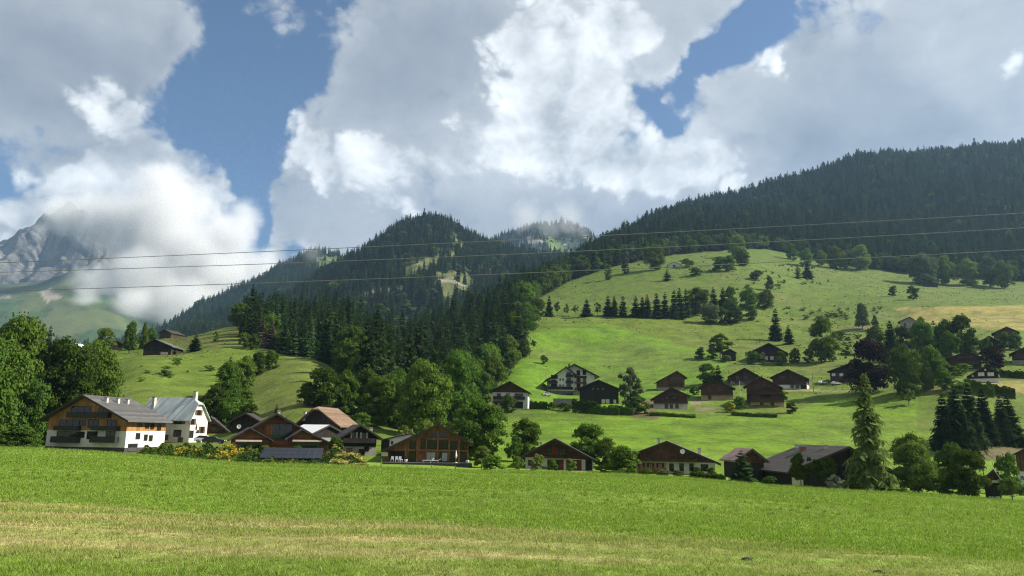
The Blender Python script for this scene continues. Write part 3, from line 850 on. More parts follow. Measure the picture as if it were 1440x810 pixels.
    # woods of the mountains
    def mount(name, V, n, hmin, hmax, bare, frac_b=.03, dens=None):
        p = loft_points(V, n); px, py = proj(p[:, 0], p[:, 1], p[:, 2]); nz = fbm(p[:, 0] / 80, p[:, 1] / 80, 141, 3)
        ok = np.ones(len(p), bool)
        for s in bare:
            ok &= ~(inpoly(px + 10 * nz, py + 6 * nz, s) & (RNG.random(len(p)) < .93))
        if dens is not None: ok &= RNG.random(len(p)) < dens(px, py, nz)
        p = p[ok]; n = len(p)
        hh = np.clip(RNG.normal((hmin + hmax) / 2, (hmax - hmin) / 2.6, n), hmin * .45, hmax * 1.2); bb = RNG.random(n) < frac_b
        ww = np.where(bb, hh * .7, hh * RNG.uniform(.34, .50, n)); hh = np.where(bb, hh * .6, hh)
        ii = np.where(bb, 5 + RNG.integers(0, 3, n), RNG.integers(0, 5, n))
        scatter(name, p - np.array((0, 0, .5)), RNG.uniform(0, 6.28, n), np.stack([ww, ww, hh], -1), ii, pr); print(name, n)
    mount('peak_forest', V_peak, 15000, 20, 36, SCREE, .05)
    mount('ridge_forest', V_ridge, 9000, 22, 38, [[(440,362),(490,362),(500,385),(450,388)]], .04)
    mount('cliff_forest', V_back, 8000, 22, 40, [[(765,335),(775,333),(800,352),(800,358),(775,354)]], .02, lambda px, py, nz: np.where(py < 331, .9, np.where(nz > .02, .12, .6)))
# ------------------------------------------------------------------ buildings
W_DARK = surf('wood_dark', (.066, .040, .026), .85, .45, .9, planks=.36, plank_axis='x', bump=.3)
W_BLACK = surf('wood_black', (.026, .021, .019), .85, .4, .9, planks=.36, plank_axis='x', bump=.3)
W_BROWN = surf('wood_brown', (.150, .074, .038), .8, .4, .9, planks=.34, plank_axis='x', bump=.3)
W_REDB = surf('wood_redbrown', (.105, .050, .030), .8, .45, .9, planks=.34, plank_axis='z', bump=.3)
W_ORANGE = surf('wood_orange', (.40, .20, .072), .75, .25, .7, planks=.30, plank_axis='x', bump=.2)
W_LARCH = surf('wood_larch', (.30, .135, .055), .75, .4, .8, planks=.32, plank_axis='x', bump=.2)
W_LARCHH = surf('wood_larch_level', (.20, .085, .034), .75, .4, .8, planks=.32, plank_axis='z', bump=.2)
PL_WHITE = surf('plaster_white', (.68, .66, .61), .9, .16, .5, bump=.1)
PL_OLD = surf('plaster_old', (.66, .63, .55), .9, .22, .5, bump=.2)
PL_CREAM = surf('plaster_cream', (.52, .40, .22), .9, .15, .5, bump=.1)
PL_GREY = surf('plaster_grey', (.30, .29, .27), .9, .25, .6, bump=.2)
PL_DARK = surf('plinth_dark', (.06, .06, .062), .9, .3, .6)
STONE = surf('rubble_stone', (.26, .25, .23), .95, .45, 2.5, bump=.8)
BRICK = surf('brick_wall', (.17, .085, .055), .9, .35, 1.5, planks=.25, plank_axis='z')
R_DARK = surf('roof_slate', (.052, .050, .050), .8, .35, 1.2, planks=.4, plank_axis='z', bump=.4)
R_GREY = surf('roof_grey', (.100, .098, .096), .7, .25, .9, planks=.4, plank_axis='z', bump=.3)
R_BROWN = surf('roof_brown', (.190, .125, .082), .8, .25, 1.0, planks=.4, plank_axis='z', bump=.3)
R_OLD = surf('roof_old_slate', (.042, .038, .035), .85, .35, .8, planks=.45, plank_axis='z', bump=.5)
R_METAL = surf('roof_zinc', (.58, .65, .65), .45, .16, .6, planks=.62, plank_axis='x', spec=.5, metal=.15)
R_WHITE = surf('roof_pale_metal', (.68, .70, .72), .5, .08, .5, spec=.5)
R_RUST = surf('roof_rusty_metal', (.30, .20, .18), .6, .35, .8, planks=.6, plank_axis='x')
RAIL = surf('rail_dark', (.026, .026, .028), .6, .3, 2)
RAILW = surf('rail_wood', (.075, .038, .022), .8, .35, 1.2, planks=.22, plank_axis='x')
TRIM = surf('trim_pale', (.55, .50, .42), .7, .15, 2)
TRIMD = surf('trim_dark', (.045, .032, .024), .7, .3, 2)
SHUT_W = surf('shutter_white', (.62, .60, .55), .7, .15, 2, planks=.12, plank_axis='z')
SHUT_R = surf('shutter_red', (.20, .030, .022), .6, .25, 2, planks=.12, plank_axis='z')
SHUT_B = surf('shutter_brown', (.16, .075, .040), .7, .3, 2, planks=.12, plank_axis='z')
CURTAIN = surf('curtain', (.45, .47, .46), .8, .2, 3)
METAL_W = surf('white_metal', (.78, .78, .78), .4, .06, 2, spec=.5)
METAL_G = surf('grey_metal', (.35, .35, .36), .4, .15, 2, spec=.5, metal=.5)
CHIM = surf('chimney_render', (.60, .55, .48), .9, .3, 2)
CHIMB = surf('chimney_brick', (.26, .12, .08), .9, .3, 3)
GLASS = surf('window_glass', (.012, .015, .018), .07, .1, 1, spec=.6)
GREENGLASS = surf('tinted_glass', (.012, .026, .026), .05, .1, 1, spec=.7)

class MB:
    def __init__(s): s.v = []; s.f = []
    def face(s, *p):
        k = len(s.v); s.v.extend(tuple(map(float, q)) for q in p); s.f.append(tuple(range(k, k + len(p)))); return s
    def box(s, x0, x1, y0, y1, z0, z1):
        a = [(x0, y0, z0), (x1, y0, z0), (x1, y1, z0), (x0, y1, z0), (x0, y0, z1), (x1, y0, z1), (x1, y1, z1), (x0, y1, z1)]
        k = len(s.v); s.v.extend(a)
        s.f += [tuple(k + i for i in q) for q in ((0, 3, 2, 1), (4, 5, 6, 7), (0, 1, 5, 4), (1, 2, 6, 5), (2, 3, 7, 6), (3, 0, 4, 7))]; return s
    def prism(s, prof, y0, y1):
        """profile in x,z (counter-clockwise seen from the front) pushed along y"""
        n = len(prof); k = len(s.v)
        s.v.extend((x, y0, z) for x, z in prof); s.v.extend((x, y1, z) for x, z in prof)
        s.f.append(tuple(k + i for i in range(n))); s.f.append(tuple(k + n + i for i in reversed(range(n))))
        s.f += [(k + i, k + n + i, k + n + (i + 1) % n, k + (i + 1) % n) for i in range(n)]; return s
    def slab(s, top, t):
        n = len(top); k = len(s.v)
        s.v.extend(top); s.v.extend((x, y, z - t) for x, y, z in top)
        s.f.append(tuple(k + i for i in range(n))); s.f.append(tuple(k + n + i for i in reversed(range(n))))
        s.f += [(k + i, k + n + i, k + n + (i + 1) % n, k + (i + 1) % n) for i in range(n)]; return s
    def tube(s, pts, r, sides=6):
        v, f_ = tube_np(pts, r if isinstance(r, (list, tuple)) else [r] * len(pts), sides); k = len(s.v)
        s.v.extend(map(tuple, v)); s.f.extend(tuple(int(i) + k for i in q) for q in f_)
        n = len(pts); s.f.append(tuple(k + i for i in reversed(range(sides)))); s.f.append(tuple(k + (n - 1) * sides + i for i in range(sides))); return s
    def build(s, name, mat, parent=None, smooth=False):
        me = bpy.data.meshes.new(name); me.from_pydata(s.v, [], s.f); me.materials.append(mat)
        if smooth:
            for p in me.polygons: p.use_smooth = True
        me.update(); return link(name, me, parent)

class Face:
    """a vertical plane of a building: turns survey marks into local coordinates"""
    def __init__(s, O, yaw): s.O = np.array(O); s.c, s.s = math.cos(yaw), math.sin(yaw)
    def front(s, px, py, off=0.0):
        n = np.array((-s.s, s.c, 0.0)) ; o = s.O + n * off; d = sight(px, py); k = n.dot(o) / n.dot(d); q = d * k - s.O
        return q[0] * s.c + q[1] * s.s, q[2]
    def side(s, px, py, x):
        n = np.array((s.c, s.s, 0.0)); o = s.O + n * x; d = sight(px, py); k = n.dot(o) / n.dot(d); q = d * k - s.O
        return -q[0] * s.s + q[1] * s.c, q[2]

def window(parent, x0, x1, z0, z1, y=0.0, face='f', X0=0.0, mat=None, frame=None, shut=None, mull=1, lite=False, nm='window'):
    """a window, or a dark pane standing in for a shaded opening, in the front (face f), or in a side wall at x = X0 (face l or r)"""
    fr = frame or TRIMD; g = mat or GLASS; b = .09
    def put(mb, a0, a1, c0, c1, p0, p1):
        if face == 'f': mb.box(a0, a1, y - p1, y - p0, c0, c1)
        elif face == 'r': mb.box(X0 + p0, X0 + p1, a0, a1, c0, c1)
        else: mb.box(X0 - p1, X0 - p0, a0, a1, c0, c1)
    m = MB()
    put(m, x0 - b, x0, z0 - b, z1 + b, -.05, .07); put(m, x1, x1 + b, z0 - b, z1 + b, -.05, .07)
    put(m, x0, x1, z1, z1 + b, -.05, .07); put(m, x0, x1, z0 - b, z0, -.05, .09)
    for i in range(mull):
        xm = x0 + (x1 - x0) * (i + 1) / (mull + 1); put(m, xm - .035, xm + .035, z0, z1, -.02, .055)
    w = m.build(nm, fr, parent)
    p = MB(); put(p, x0, x1, z0, z1, -.03, .02); p.build('pane', g, w if not lite else parent)
    if shut:
        sw = (x1 - x0) * .5
        for sx in (x0 - b - sw, x1 + b):
            q = MB(); put(q, sx, sx + sw, z0 - b, z1 + b, .003, .065); q.build('shutter', shut, parent)
    return w

def chalet(name, label, base, apex, eave, Y=None, split=None, depth=10.0, back_px=None, turn=0.0, low=None, up=None, roof=None, over=(1.3, 1.1, .7),
           wins=(), bal=(), sidew=(), chim=(), hip=0.0, plinth=None, cat='house', group=None, parent=None, rail=None, low_wins=(), thick=.26, rail_h=None, sp_side=None):
    x0p, x1p, bp = base; lite = parent is not None
    low = low or PL_WHITE; up = up or W_DARK; roof = roof or R_DARK; rail = rail or RAILW
    cxp = (x0p + x1p) / 2
    if Y is None: _, Y, _ = hit(cxp, bp, 150)
    O = P(cxp, bp, Y)
    az = math.atan2(O[0], O[1]); yaw = -az + rad(turn)
    Fc = Face(O, yaw)
    xa, _ = Fc.front(x0p, bp); xb, _ = Fc.front(x1p, bp)
    ax, az_ = Fc.front(*apex)
    if isinstance(eave, (int, float)): eave = (eave, eave)
    zl = Fc.front(x0p, eave[0])[1]; zr = Fc.front(x1p, eave[1])[1]
    az_ -= .1; zl -= .15; zr -= .15
    d = depth
    if back_px:
        side_x = xb if back_px[0] > cxp else xa
        d = abs(Fc.side(back_px[0], back_px[1], side_x)[0])
    if parent is None:
        root = link(name, None); root.location = O; root.rotation_euler = (0, 0, yaw); tag(root, label, cat, group)
        PADS_NEW.append((O[0] - math.sin(yaw) * d * .35, O[1] + math.cos(yaw) * d * .35, O[2] - .02, max((xb - xa), d) * .62))
    else:
        root = link('wing', None); root.matrix_world = Matrix.Translation(Vector(O)) @ Matrix.Rotation(yaw, 4, 'Z')
        root.parent = parent; root.matrix_parent_inverse = (Matrix.Translation(parent.location) @ Matrix.Rotation(parent.rotation_euler.z, 4, 'Z')).inverted()
    of, os_, ob = over
    sl = (az_ - zl) / max(ax - xa, .1); sr = (az_ - zr) / max(xb - ax, .1)
    zs = None
    if split is not None:
        zs = Fc.front(cxp, split)[1]
        MB().box(xa, xb, 0, d, -4.0, zs).build('lower_wall', low, root)
    z0 = zs if zs is not None else -4.0
    hz = az_ - hip * (az_ - max(zl, zr))
    if hip: prof = [(xa, z0), (xb, z0), (xb, zr), (ax + (az_ - hz) / sr, hz), (ax - (az_ - hz) / sl, hz), (xa, zl)]
    else: prof = [(xa, z0), (xb, z0), (xb, zr), (ax, az_), (xa, zl)]
    yo = -.06 if zs is not None else 0.0
    MB().prism(prof, yo, d).build('upper_wall' if zs is not None else 'wall', up, root)
    if plinth is not None:
        zp = Fc.front(cxp, plinth)[1]; MB().box(xa - .04, xb + .04, -.05, d + .04, -4.0, zp).build('plinth', PL_DARK, root)
    # roof
    t = thick; rt = t + .03
    zA = az_ + rt
    el = (xa - os_, zl - sl * os_ + rt); er = (xb + os_, zr - sr * os_ + rt)
    mb = MB(); hb = hip * (az_ - max(zl, zr)) * 1.2
    if hip:
        hl = (ax - (az_ - hz) / sl, hz + rt); hr = (ax + (az_ - hz) / sr, hz + rt)
        yr = hb
        mb.slab([(el[0], -of, el[1]), (hl[0], -of, hl[1]), (ax, yr, zA), (ax, d + ob, zA), (el[0], d + ob, el[1])], t)
        mb.slab([(er[0], d + ob, er[1]), (ax, d + ob, zA), (ax, yr, zA), (hr[0], -of, hr[1]), (er[0], -of, er[1])], t)
        mb.slab([(hl[0] + .01, -of - .01, hl[1]), (hr[0] - .01, -of - .01, hr[1]), (ax, yr - .01, zA)], t)
    else:
        mb.prism([(el[0], el[1] - t), (ax, zA - t), (ax, zA), (el[0], el[1])], -of, d + ob)
        mb.prism([(ax, zA - t), (er[0], er[1] - t), (er[0], er[1]), (ax, zA)], -of, d + ob)
    ro = mb.build('roof', roof, root)
    if not hip and not lite:
        bb = MB()                                     # verge boards
        for (p, q) in (((el[0], el[1]), (ax, zA)), ((ax, zA), (er[0], er[1]))):
            bb.prism([(p[0], p[1] - t - .10), (q[0], q[1] - t - .10), (q[0], q[1] + .03), (p[0], p[1] + .03)], -of - .055, -of - .003)
        bb.build('verge_board', TRIMD, ro)
    for cx_, cy_, ch, cw in chim:                       # chimneys: (share across, share along, height, width)
        X_ = xa + (xb - xa) * cx_; zz = (az_ - (ax - X_) * sl if X_ < ax else az_ - (X_ - ax) * sr) + rt
        c = MB().box(X_ - cw, X_ + cw, d * cy_ - cw, d * cy_ + cw, zz - .6, zz + ch).build('chimney', CHIM if cw < .4 else CHIMB, ro)
        MB().box(X_ - cw - .08, X_ + cw + .08, d * cy_ - cw - .08, d * cy_ + cw + .08, zz + ch + .003, zz + ch + .14).build('cap', METAL_G, c)
    for w in wins:
        (a0, b0, a1, b1) = w[:4]; o = w[4] if len(w) > 4 else {}
        xx0, zz1 = Fc.front(a0, b0); xx1, zz0 = Fc.front(a1, b1); 
        zc = (zz0 + zz1) / 2
        window(root, xx0, xx1, zz0, zz1, y=(-.06 if (zs is not None and zc > zs) else 0.0), lite=lite, **o)
    for w in bal:
        (a0, b0, a1, b1) = w[:4]; o = w[4] if len(w) > 4 else {}
        dp = o.get('deep', 1.25); rm = o.get('mat', rail)
        xx0, zz1 = Fc.front(a0, b0, -dp); xx1, zz0 = Fc.front(a1, b1, -dp)
        r = link('balcony', None, root) if False else None
        m = MB().box(xx0, xx1, -dp, -.065, zz0 - .12, zz0 + .02)
        bo = m.build('balcony', TRIMD, root)
        h = zz1 - zz0
        m = MB()
        if o.get('bars'):
            m.box(xx0, xx1, -dp, -dp + .06, zz1 - .08, zz1); n = max(3, int((xx1 - xx0) / .32))
            m.box(xx0, xx1, -dp, -dp + .05, zz0 + .10, zz0 + .17)
            for i in range(n + 1):
                q = xx0 + (xx1 - xx0 - .06) * i / n; m.box(q, q + .06, -dp + .003, -dp + .045, zz0 + .021, zz1 - .081)
        else:
            m.box(xx0, xx1, -dp - .003, -dp + .05, zz0 - .1, zz1)
        m.box(xx0, xx0 + .05, -dp + .06, -.07, zz0 + .03, zz1); m.box(xx1 - .05, xx1, -dp + .06, -.07, zz0 + .03, zz1)
        m.build('railing', rm, bo if not lite else root)
    for w in sidew:
        (a0, b0, a1, b1) = w[:4]; o = dict(w[4]) if len(w) > 4 else {}
        sx = xb if o.pop('face', 'r') == 'r' else xa; fc = 'r' if sx == xb else 'l'
        y0_, zz1 = Fc.side(a0, b0, sx); y1_, zz0 = Fc.side(a1, b1, sx)
        window(root, min(y0_, y1_), max(y0_, y1_), zz0, zz1, face=fc, X0=sx, lite=lite, **o)
    root['w'] = 0; del root['w']
    return root, Fc, dict(xa=xa, xb=xb, ax=ax, az=az_, zl=zl, zr=zr, d=d, roof=ro, zs=zs, O=O, yaw=yaw, sl=sl, sr=sr)

PADS_NEW = []
def dish(parent, x, y, z, r=.45):
    m = MB(); n = 12
    ring = [(x + r * math.cos(2 * PI * i / n), y, z + r * math.sin(2 * PI * i / n)) for i in range(n)]
    for i in range(n):
        m.face(ring[i], ring[(i + 1) % n], (x, y + r * .3, z))
        m.face((x, y + r * .3 + .03, z), (ring[(i + 1) % n][0], y + .03, ring[(i + 1) % n][2]), (ring[i][0], y + .03, ring[i][2]))
    d = m.build('satellite_dish', METAL_W, parent)
    MB().tube([(x, y + .1, z), (x, y + .6, z - .5)], .04).build('bracket', METAL_G, d)

def W(x0, y0, x1, y1, **k): return (x0, y0, x1, y1, k) if k else (x0, y0, x1, y1)

def build_houses():
    # --- houses along the far edge of the hay meadow
    r, Fc, q = chalet('apartment_house', 'three storey apartment chalet, orange timber over white walls, dark balconies', (62.4, 174.5, 636), (122.8, 556.5), (587, 588.5), Y=150, split=605,
        back_px=(232, 612), turn=-36, low=PL_WHITE, up=W_ORANGE, roof=R_GREY, over=(1.6, 1.2, .6), plinth=628.5, rail=RAIL, cat='apartment house',
        wins=[W(102, 571.5, 127, 583, mull=2), W(140, 573, 151, 581), W(85, 590.5, 111, 600, mull=2), W(113.5, 591, 120, 598), W(125.5, 590.5, 138, 601), W(152, 590.5, 163, 600),
              W(81, 607, 108, 621, mull=2), W(111, 607.5, 118, 615), W(123.5, 607, 136, 617), W(150, 607, 161, 616)],
        bal=[W(94, 579, 151, 587), W(75, 598.5, 108, 605), W(127.6, 598.5, 163, 605), W(71, 613.5, 107, 622), W(126, 613.5, 161, 622)],
        sidew=[W(193.6, 592.5, 198.6, 600), W(205, 594.5, 209, 602), W(212, 596, 216, 603), W(221.4, 597.7, 225.5, 604.8), W(191.5, 609.5, 196, 617), W(203, 611.5, 206.5, 619), W(210, 612.6, 213.7, 619.7), W(180.5, 624.5, 192, 634, mull=0)],  # last one: dark pane standing in for the shade of the garage opening
        chim=[(.62, .15, .9, .28), (.62, .42, .9, .28), (.62, .66, .8, .28)])
    r, Fc, q = chalet('farmhouse', 'tall white plastered house with a pale zinc half hipped roof', (265, 289.5, 622), (280.5, 560), (585, 588), Y=168, depth=11, back_px=(196, 620), turn=52, up=PL_OLD, roof=R_METAL,
        over=(.5, .55, .4), hip=.34, thick=.16,
        wins=[W(277.6, 577, 281.5, 583.5, shut=SHUT_B, mull=0), W(268.8, 589.5, 272.4, 596.5, shut=SHUT_B, mull=0), W(282.2, 600.4, 285.3, 608.5, shut=SHUT_B, mull=0), W(267, 606, 271, 615, mull=1)],
        sidew=[W(247.5, 587.5, 255.5, 596, face='l', shut=SHUT_B), W(245, 605, 254, 613.8, face='l'), W(251, 615.5, 256, 624, face='l', mull=0), W(232, 612, 236, 618, face='l')],
        chim=[(.42, .10, 1.6, .36), (.2, .86, 1.9, .34)])
    # the dark painted figure and faded lines on its gable
    m = MB()
    for a0, b0, a1, b1 in ((275.3, 598.4, 276.6, 604.5), (274.6, 601.5, 277.2, 602.3), (275.7, 595.5, 276.3, 598.6), (276.4, 604.8, 278.8, 609.3), (275.2, 607.2, 276.6, 609.2)):
        x0, z1 = Fc.front(a0, b0); x1, z0 = Fc.front(a1, b1); m.box(x0, x1, -.03, .02, z0, z1)
    m.build('painted_figure', W_BLACK, r)
    chalet('brown_chalet', 'small orange brown timber house with open balconies beside the white zinc roofed house', (286, 319, 624), (297, 587), (598, 606), Y=186, turn=-8, up=W_LARCHH, split=616, low=PL_GREY, roof=R_DARK, depth=9,
        wins=[W(298, 597, 304, 603), W(306, 610, 312, 617)], bal=[W(291, 601, 313, 606, bars=1), W(291, 613, 313, 617, bars=1)])
    r, Fc, q = chalet('large_chalet', 'wide reddish timber chalet with three overlapping gables above the dark solar panels', (345, 464, 630), (389, 582), (606, 626), Y=146, turn=4, up=W_LARCHH, roof=R_DARK, depth=13, over=(1.6, .8, .6),
        wins=[W(384, 596.5, 410, 617, mat=GREENGLASS, mull=2), W(354, 608, 366, 617)], chim=[(.37, .3, .8, .25), (.44, .5, .6, .2)])
    MB().box(*[Fc.front(370, 610)[0], Fc.front(383, 610)[0]], -.10, .05, Fc.front(376, 611)[1], Fc.front(376, 597)[1]).build('timber_panel', W_LARCH, r)
    for args in (dict(base=(326, 378, 629), apex=(351, 602), eave=(616, 617), Y=140.5), dict(base=(406, 462, 629), apex=(425, 604.5), eave=(615, 622), Y=140)):
        w2, f2, q2 = chalet('wing', None, turn=4, up=W_LARCHH, roof=R_DARK, depth=5, over=(1.0, .7, 0), parent=r, **args)
        bx0, bz = f2.front(args['base'][0] + 5, 619.5); bx1, _ = f2.front(args['base'][1] - 10, 619.5)
        MB().box(bx0, bx1, -.9, -.7, bz - .16, bz + .16).build('canopy_beam', TRIM, w2)
        MB().box(bx0 + .3, bx1 - .3, -.02, .05, -.2, bz - .4).build('shop_window', GREENGLASS, w2)
    dish(chalet('dark_house', 'small dark house with satellite dishes on its eaves, half hidden by the wide reddish chalet', (326, 364, 606), (346.5, 581.5), (591, 592), Y=176, turn=-10, up=W_BLACK, roof=R_OLD, depth=9)[0], -1.2, -1.6, 1.0, .5)
    r, Fc, q = chalet('barn_house', 'big dark gabled barn with a steep brown half hipped roof', (419, 475, 612), (446, 572.5), (595, 596), Y=172, turn=-20, up=W_BLACK, roof=R_BROWN, depth=14, hip=.18, over=(1.5, 1.0, .6), chim=[(.12, .02, 1.4, .34)])
    r, Fc, q = chalet('low_house', 'low dark house under a broad white metal roof below the brown barn roof', (440, 482, 622), (462, 598.5), (608.5, 609), Y=160, turn=35, up=W_BLACK, split=615, low=PL_GREY, roof=R_WHITE, depth=9, over=(.5, .9, .4))
    chalet('dark_chalet', 'black timber chalet with white shutters and a dark balcony', (482, 528, 647), (506, 598), (611, 613), Y=149, turn=8, split=628, low=PL_GREY, up=W_BLACK, roof=R_DARK, depth=10, rail=W_BLACK,
        wins=[W(496, 608.5, 499.8, 615.5, shut=SHUT_W, mull=0), W(509.5, 609, 514, 616, shut=SHUT_W), W(488, 631, 494, 643, mat=W_LARCH), W(505, 632, 512, 643), W(513, 628.5, 518, 634)], bal=[W(483, 616, 528, 622.5)], chim=[(.88, .3, .9, .3)])
    chalet('brick_cabin', 'little brown cabin with dark eaves between the brown barn roof and the dense trees', (489, 512, 593), (502.5, 574.5), (581, 582), Y=214, turn=-12, up=BRICK, roof=R_DARK, depth=7, over=(.8, .9, .5))
    # the glazed larch chalet
    r, Fc, q = chalet('glazed_chalet', 'larch clad chalet with a tall glazed gable and terrace', (544.5, 658.5, 649.5), (616.7, 597.5), (630.5, 622.5), Y=134, turn=0, up=W_LARCH, roof=R_DARK, depth=12, over=(1.7, .9, .6), thick=.3,
        wins=[W(600.8, 619, 613.2, 631, mull=0), W(617, 619, 629.4, 631, mull=0), W(632.5, 620.5, 642, 631.7), W(648, 623.5, 656, 632), W(592.3, 618.3, 597.8, 630.5, mull=0), W(576.5, 620.5, 583.5, 631),
              W(548.5, 634.5, 568, 648, mat=W_BLACK, mull=0), W(575.8, 634.8, 583.8, 648.5), W(599.8, 636, 612, 647, mat=CURTAIN), W(616, 636.5, 620.4, 648.5, mull=0), W(621, 636.5, 629, 648.5, mat=CURTAIN, mull=0), W(632.5, 636.5, 643, 648.5), W(645, 636.5, 656, 648.5, mull=2)])  # the black pane paints the shade inside the open garage
    for tri in (((602, 616), (615.3, 616), (615.3, 605.5), (602, 612.2)), ((618, 616), (630.3, 616), (630.3, 612.3), (618, 605.5))):
        m = MB(); p_ = [Fc.front(*t) for t in tri]; m.prism(p_, -.07, .02); m.build('gable_window', GLASS, r)
    for u in (586.8, 599, 615.3, 631, 645.5, 657.5):
        x, _ = Fc.front(u, 640); top = q['az'] - abs(x - q['ax']) * (q['sl'] if x < q['ax'] else q['sr']) - .15
        MB().box(x - .13, x + .13, -.42, -.18, -.3, top).build('post', W_LARCH, r)
    x0, z = Fc.front(586, 632.8); x1, _ = Fc.front(658, 632.8); MB().box(x0, x1, -.48, -.15, z - .12, z + .12).build('beam', W_LARCH, r)
    x0, _ = Fc.front(541, 650); x1, _ = Fc.front(662, 650); MB().box(x0, x1, -4.2, -.02, -3.0, -.02).build('terrace', PL_DARK, r)
    global TERR; TERR = (Fc, q)
    for u, rr in ((1010, 0), ):
        pass
    r, Fc2, q2 = chalet('white_shed', 'low white lean-to with a dark end face behind the glazed larch chalet', (536.5, 580, 636), (578, 609), (617.5, 612), Y=152, turn=0, up=PL_WHITE, roof=R_WHITE, depth=5, over=(.2, .2, .2), thick=.12, cat='shed',  # its black pane colours the end face dark
        wins=[W(537, 618.5, 546.5, 635, mat=W_BLACK, mull=0), W(550.5, 621, 552, 624, mull=0)])
    chalet('red_shutter_chalet', 'dark chalet with red shutters, white lower walls and three small shrubs in front', (738.8, 834, 661.5), (780.6, 618), (639, 646), Y=134, split=644, low=PL_WHITE, up=W_REDB, roof=R_DARK, depth=11, over=(1.6, 1.0, .6), rail=W_REDB,
        wins=[W(768, 631, 774.5, 640), W(775.5, 629, 784.5, 641, mat=SHUT_R, mull=0), W(786, 631, 795, 640), W(743.5, 647.5, 747, 654, mat=SHUT_R, mull=0), W(770.5, 647, 785, 660), W(786.3, 647, 791.8, 660, mat=SHUT_R, mull=0), W(797, 647, 799.8, 660, mat=SHUT_R, mull=0), W(800.5, 647.5, 811, 660.5), W(812, 647.5, 817, 660.5, mat=SHUT_R, mull=0), W(824, 647.5, 832, 661, mat=W_BLACK, mull=0)],  # the last black pane stands in for shade in the open bay under the eave
        bal=[W(761, 636.5, 799, 644, bars=1)], chim=[(.22, .3, .5, .2)])
    r, Fc, q = chalet('long_chalet', 'wide low gabled brown chalet with cream and white ground floor and a white satellite dish', (894, 1006, 666), (938, 621.5), (637.5, 649.5), Y=131, turn=0, split=649.5, low=PL_WHITE, up=W_BROWN, roof=R_GREY, depth=11, over=(1.2, .9, .6),
        wins=[W(899.5, 637.5, 902.5, 645.5, shut=SHUT_B, mull=0), W(913.5, 637.5, 916.5, 645.5, shut=SHUT_B, mull=0), W(927.5, 637.5, 930.5, 645.5, shut=SHUT_B, mull=0), W(942, 636, 947, 642, mat=SHUT_B), W(955, 638, 960, 643.5), W(969, 638.5, 977, 644), W(899.6, 652, 904, 658.5, shut=SHUT_B), W(912.5, 652, 917, 658.5, shut=SHUT_B), W(926, 652, 931, 658.5, shut=SHUT_B),
              W(941.7, 652.5, 947, 662), W(956, 652.5, 961, 662), W(970, 652.5, 975, 662), W(986, 653.5, 995.5, 662, mull=2)],
        bal=[W(894.5, 643.8, 981, 649.3), W(895.5, 657, 937, 662.5, mat=surf('rail_honey', (.30, .16, .07), .8, .3, 1.2, planks=.22, plank_axis='x'))], chim=[(.30, .25, .9, .25), (.82, .4, .9, .25)])
    x0, z1 = Fc.front(894.2, 650); x1, z0 = Fc.front(937.5, 667); MB().box(x0, x1, -.05, .05, z0, z1).build('timber_panel', PL_CREAM, r)
    dx, dz = Fc.front(959.6, 634.6); dish(r, dx, -1.45, dz, .42)
    chalet('hay_barn', 'narrow black barn with a rusty metal roof behind a young spruce', (1037, 1075, 673), (1055.5, 632), (645, 646), Y=138, turn=28, back_px=(1018.5, 668), split=651, low=W_BLACK, up=W_REDB, roof=R_RUST, over=(.8, .7, .4), cat='barn', rail=W_BLACK, bal=[W(1040, 660, 1072, 662, deep=.4)])
    r, Fc, q = chalet('old_farmhouse', 'old dark farmhouse with a huge slate roof sweeping low, brick chimney and roof vents', (1112, 1256, 690), (1189, 629), (661, 664), Y=131, turn=30, split=668, low=W_BLACK, up=W_BLACK, roof=R_OLD, depth=15, over=(1.2, 1.2, .6), rail=W_BLACK,
        wins=[W(1113, 668.8, 1130, 686, mat=PL_OLD, mull=0), W(1141, 669, 1146, 676), W(1150, 668, 1215, 688, mat=W_BLACK, mull=3), W(1196, 645, 1202, 651)], bal=[W(1184, 663, 1222, 668.5), W(1184, 675, 1215, 679, deep=1.6, mat=TRIM)],
        chim=[(.40, .62, .8, .45), (.47, .95, .5, .22), (.44, .72, .5, .22), (.49, .28, .5, .2)])
    chalet('garden_hut', 'small dark wooden hut with a pale band and white sill by the apple tree', (1386.5, 1409, 701.5), (1397.5, 662), (674, 674), Y=127, split=677, low=W_BLACK, up=W_BROWN, roof=R_DARK, depth=5, over=(.9, .35, .3), cat='hut', wins=[W(1390.5, 697.8, 1398, 702, mat=PL_WHITE), W(1400, 697.8, 1407, 702, mat=PL_WHITE)], bal=[W(1389, 675, 1408, 678.5, deep=.5, mat=TRIM)])
    chalet('edge_house', 'brown house cut off by the frame edge beside the small dark hut', (1432, 1506, 677), (1466, 620), (638, 640), Y=158, split=664, low=PL_WHITE, up=W_BROWN, roof=R_GREY, depth=10, wins=[W(1434.5, 669, 1440, 675, frame=METAL_W)])
    # --- houses up the slope
    chalet('balcony_chalet', 'brown gabled chalet with a white balcony storey beside the dark woods', (692, 742, 575), (717, 537), (549, 551), turn=-4, split=552, low=PL_WHITE, up=W_REDB, roof=R_DARK, depth=13, over=(1.5, 1.1, .6), rail=RAIL,
        wins=[W(699, 553.5, 704, 559), W(712, 553.5, 717, 559), W(724, 553.5, 735, 559, mull=2), W(696, 565.5, 700, 571), W(703, 565.5, 712, 571), W(720, 565, 735, 574, mat=W_BLACK)], bal=[W(693.5, 557, 738, 561.5), W(692.5, 563.5, 728, 566, mat=W_REDB)])
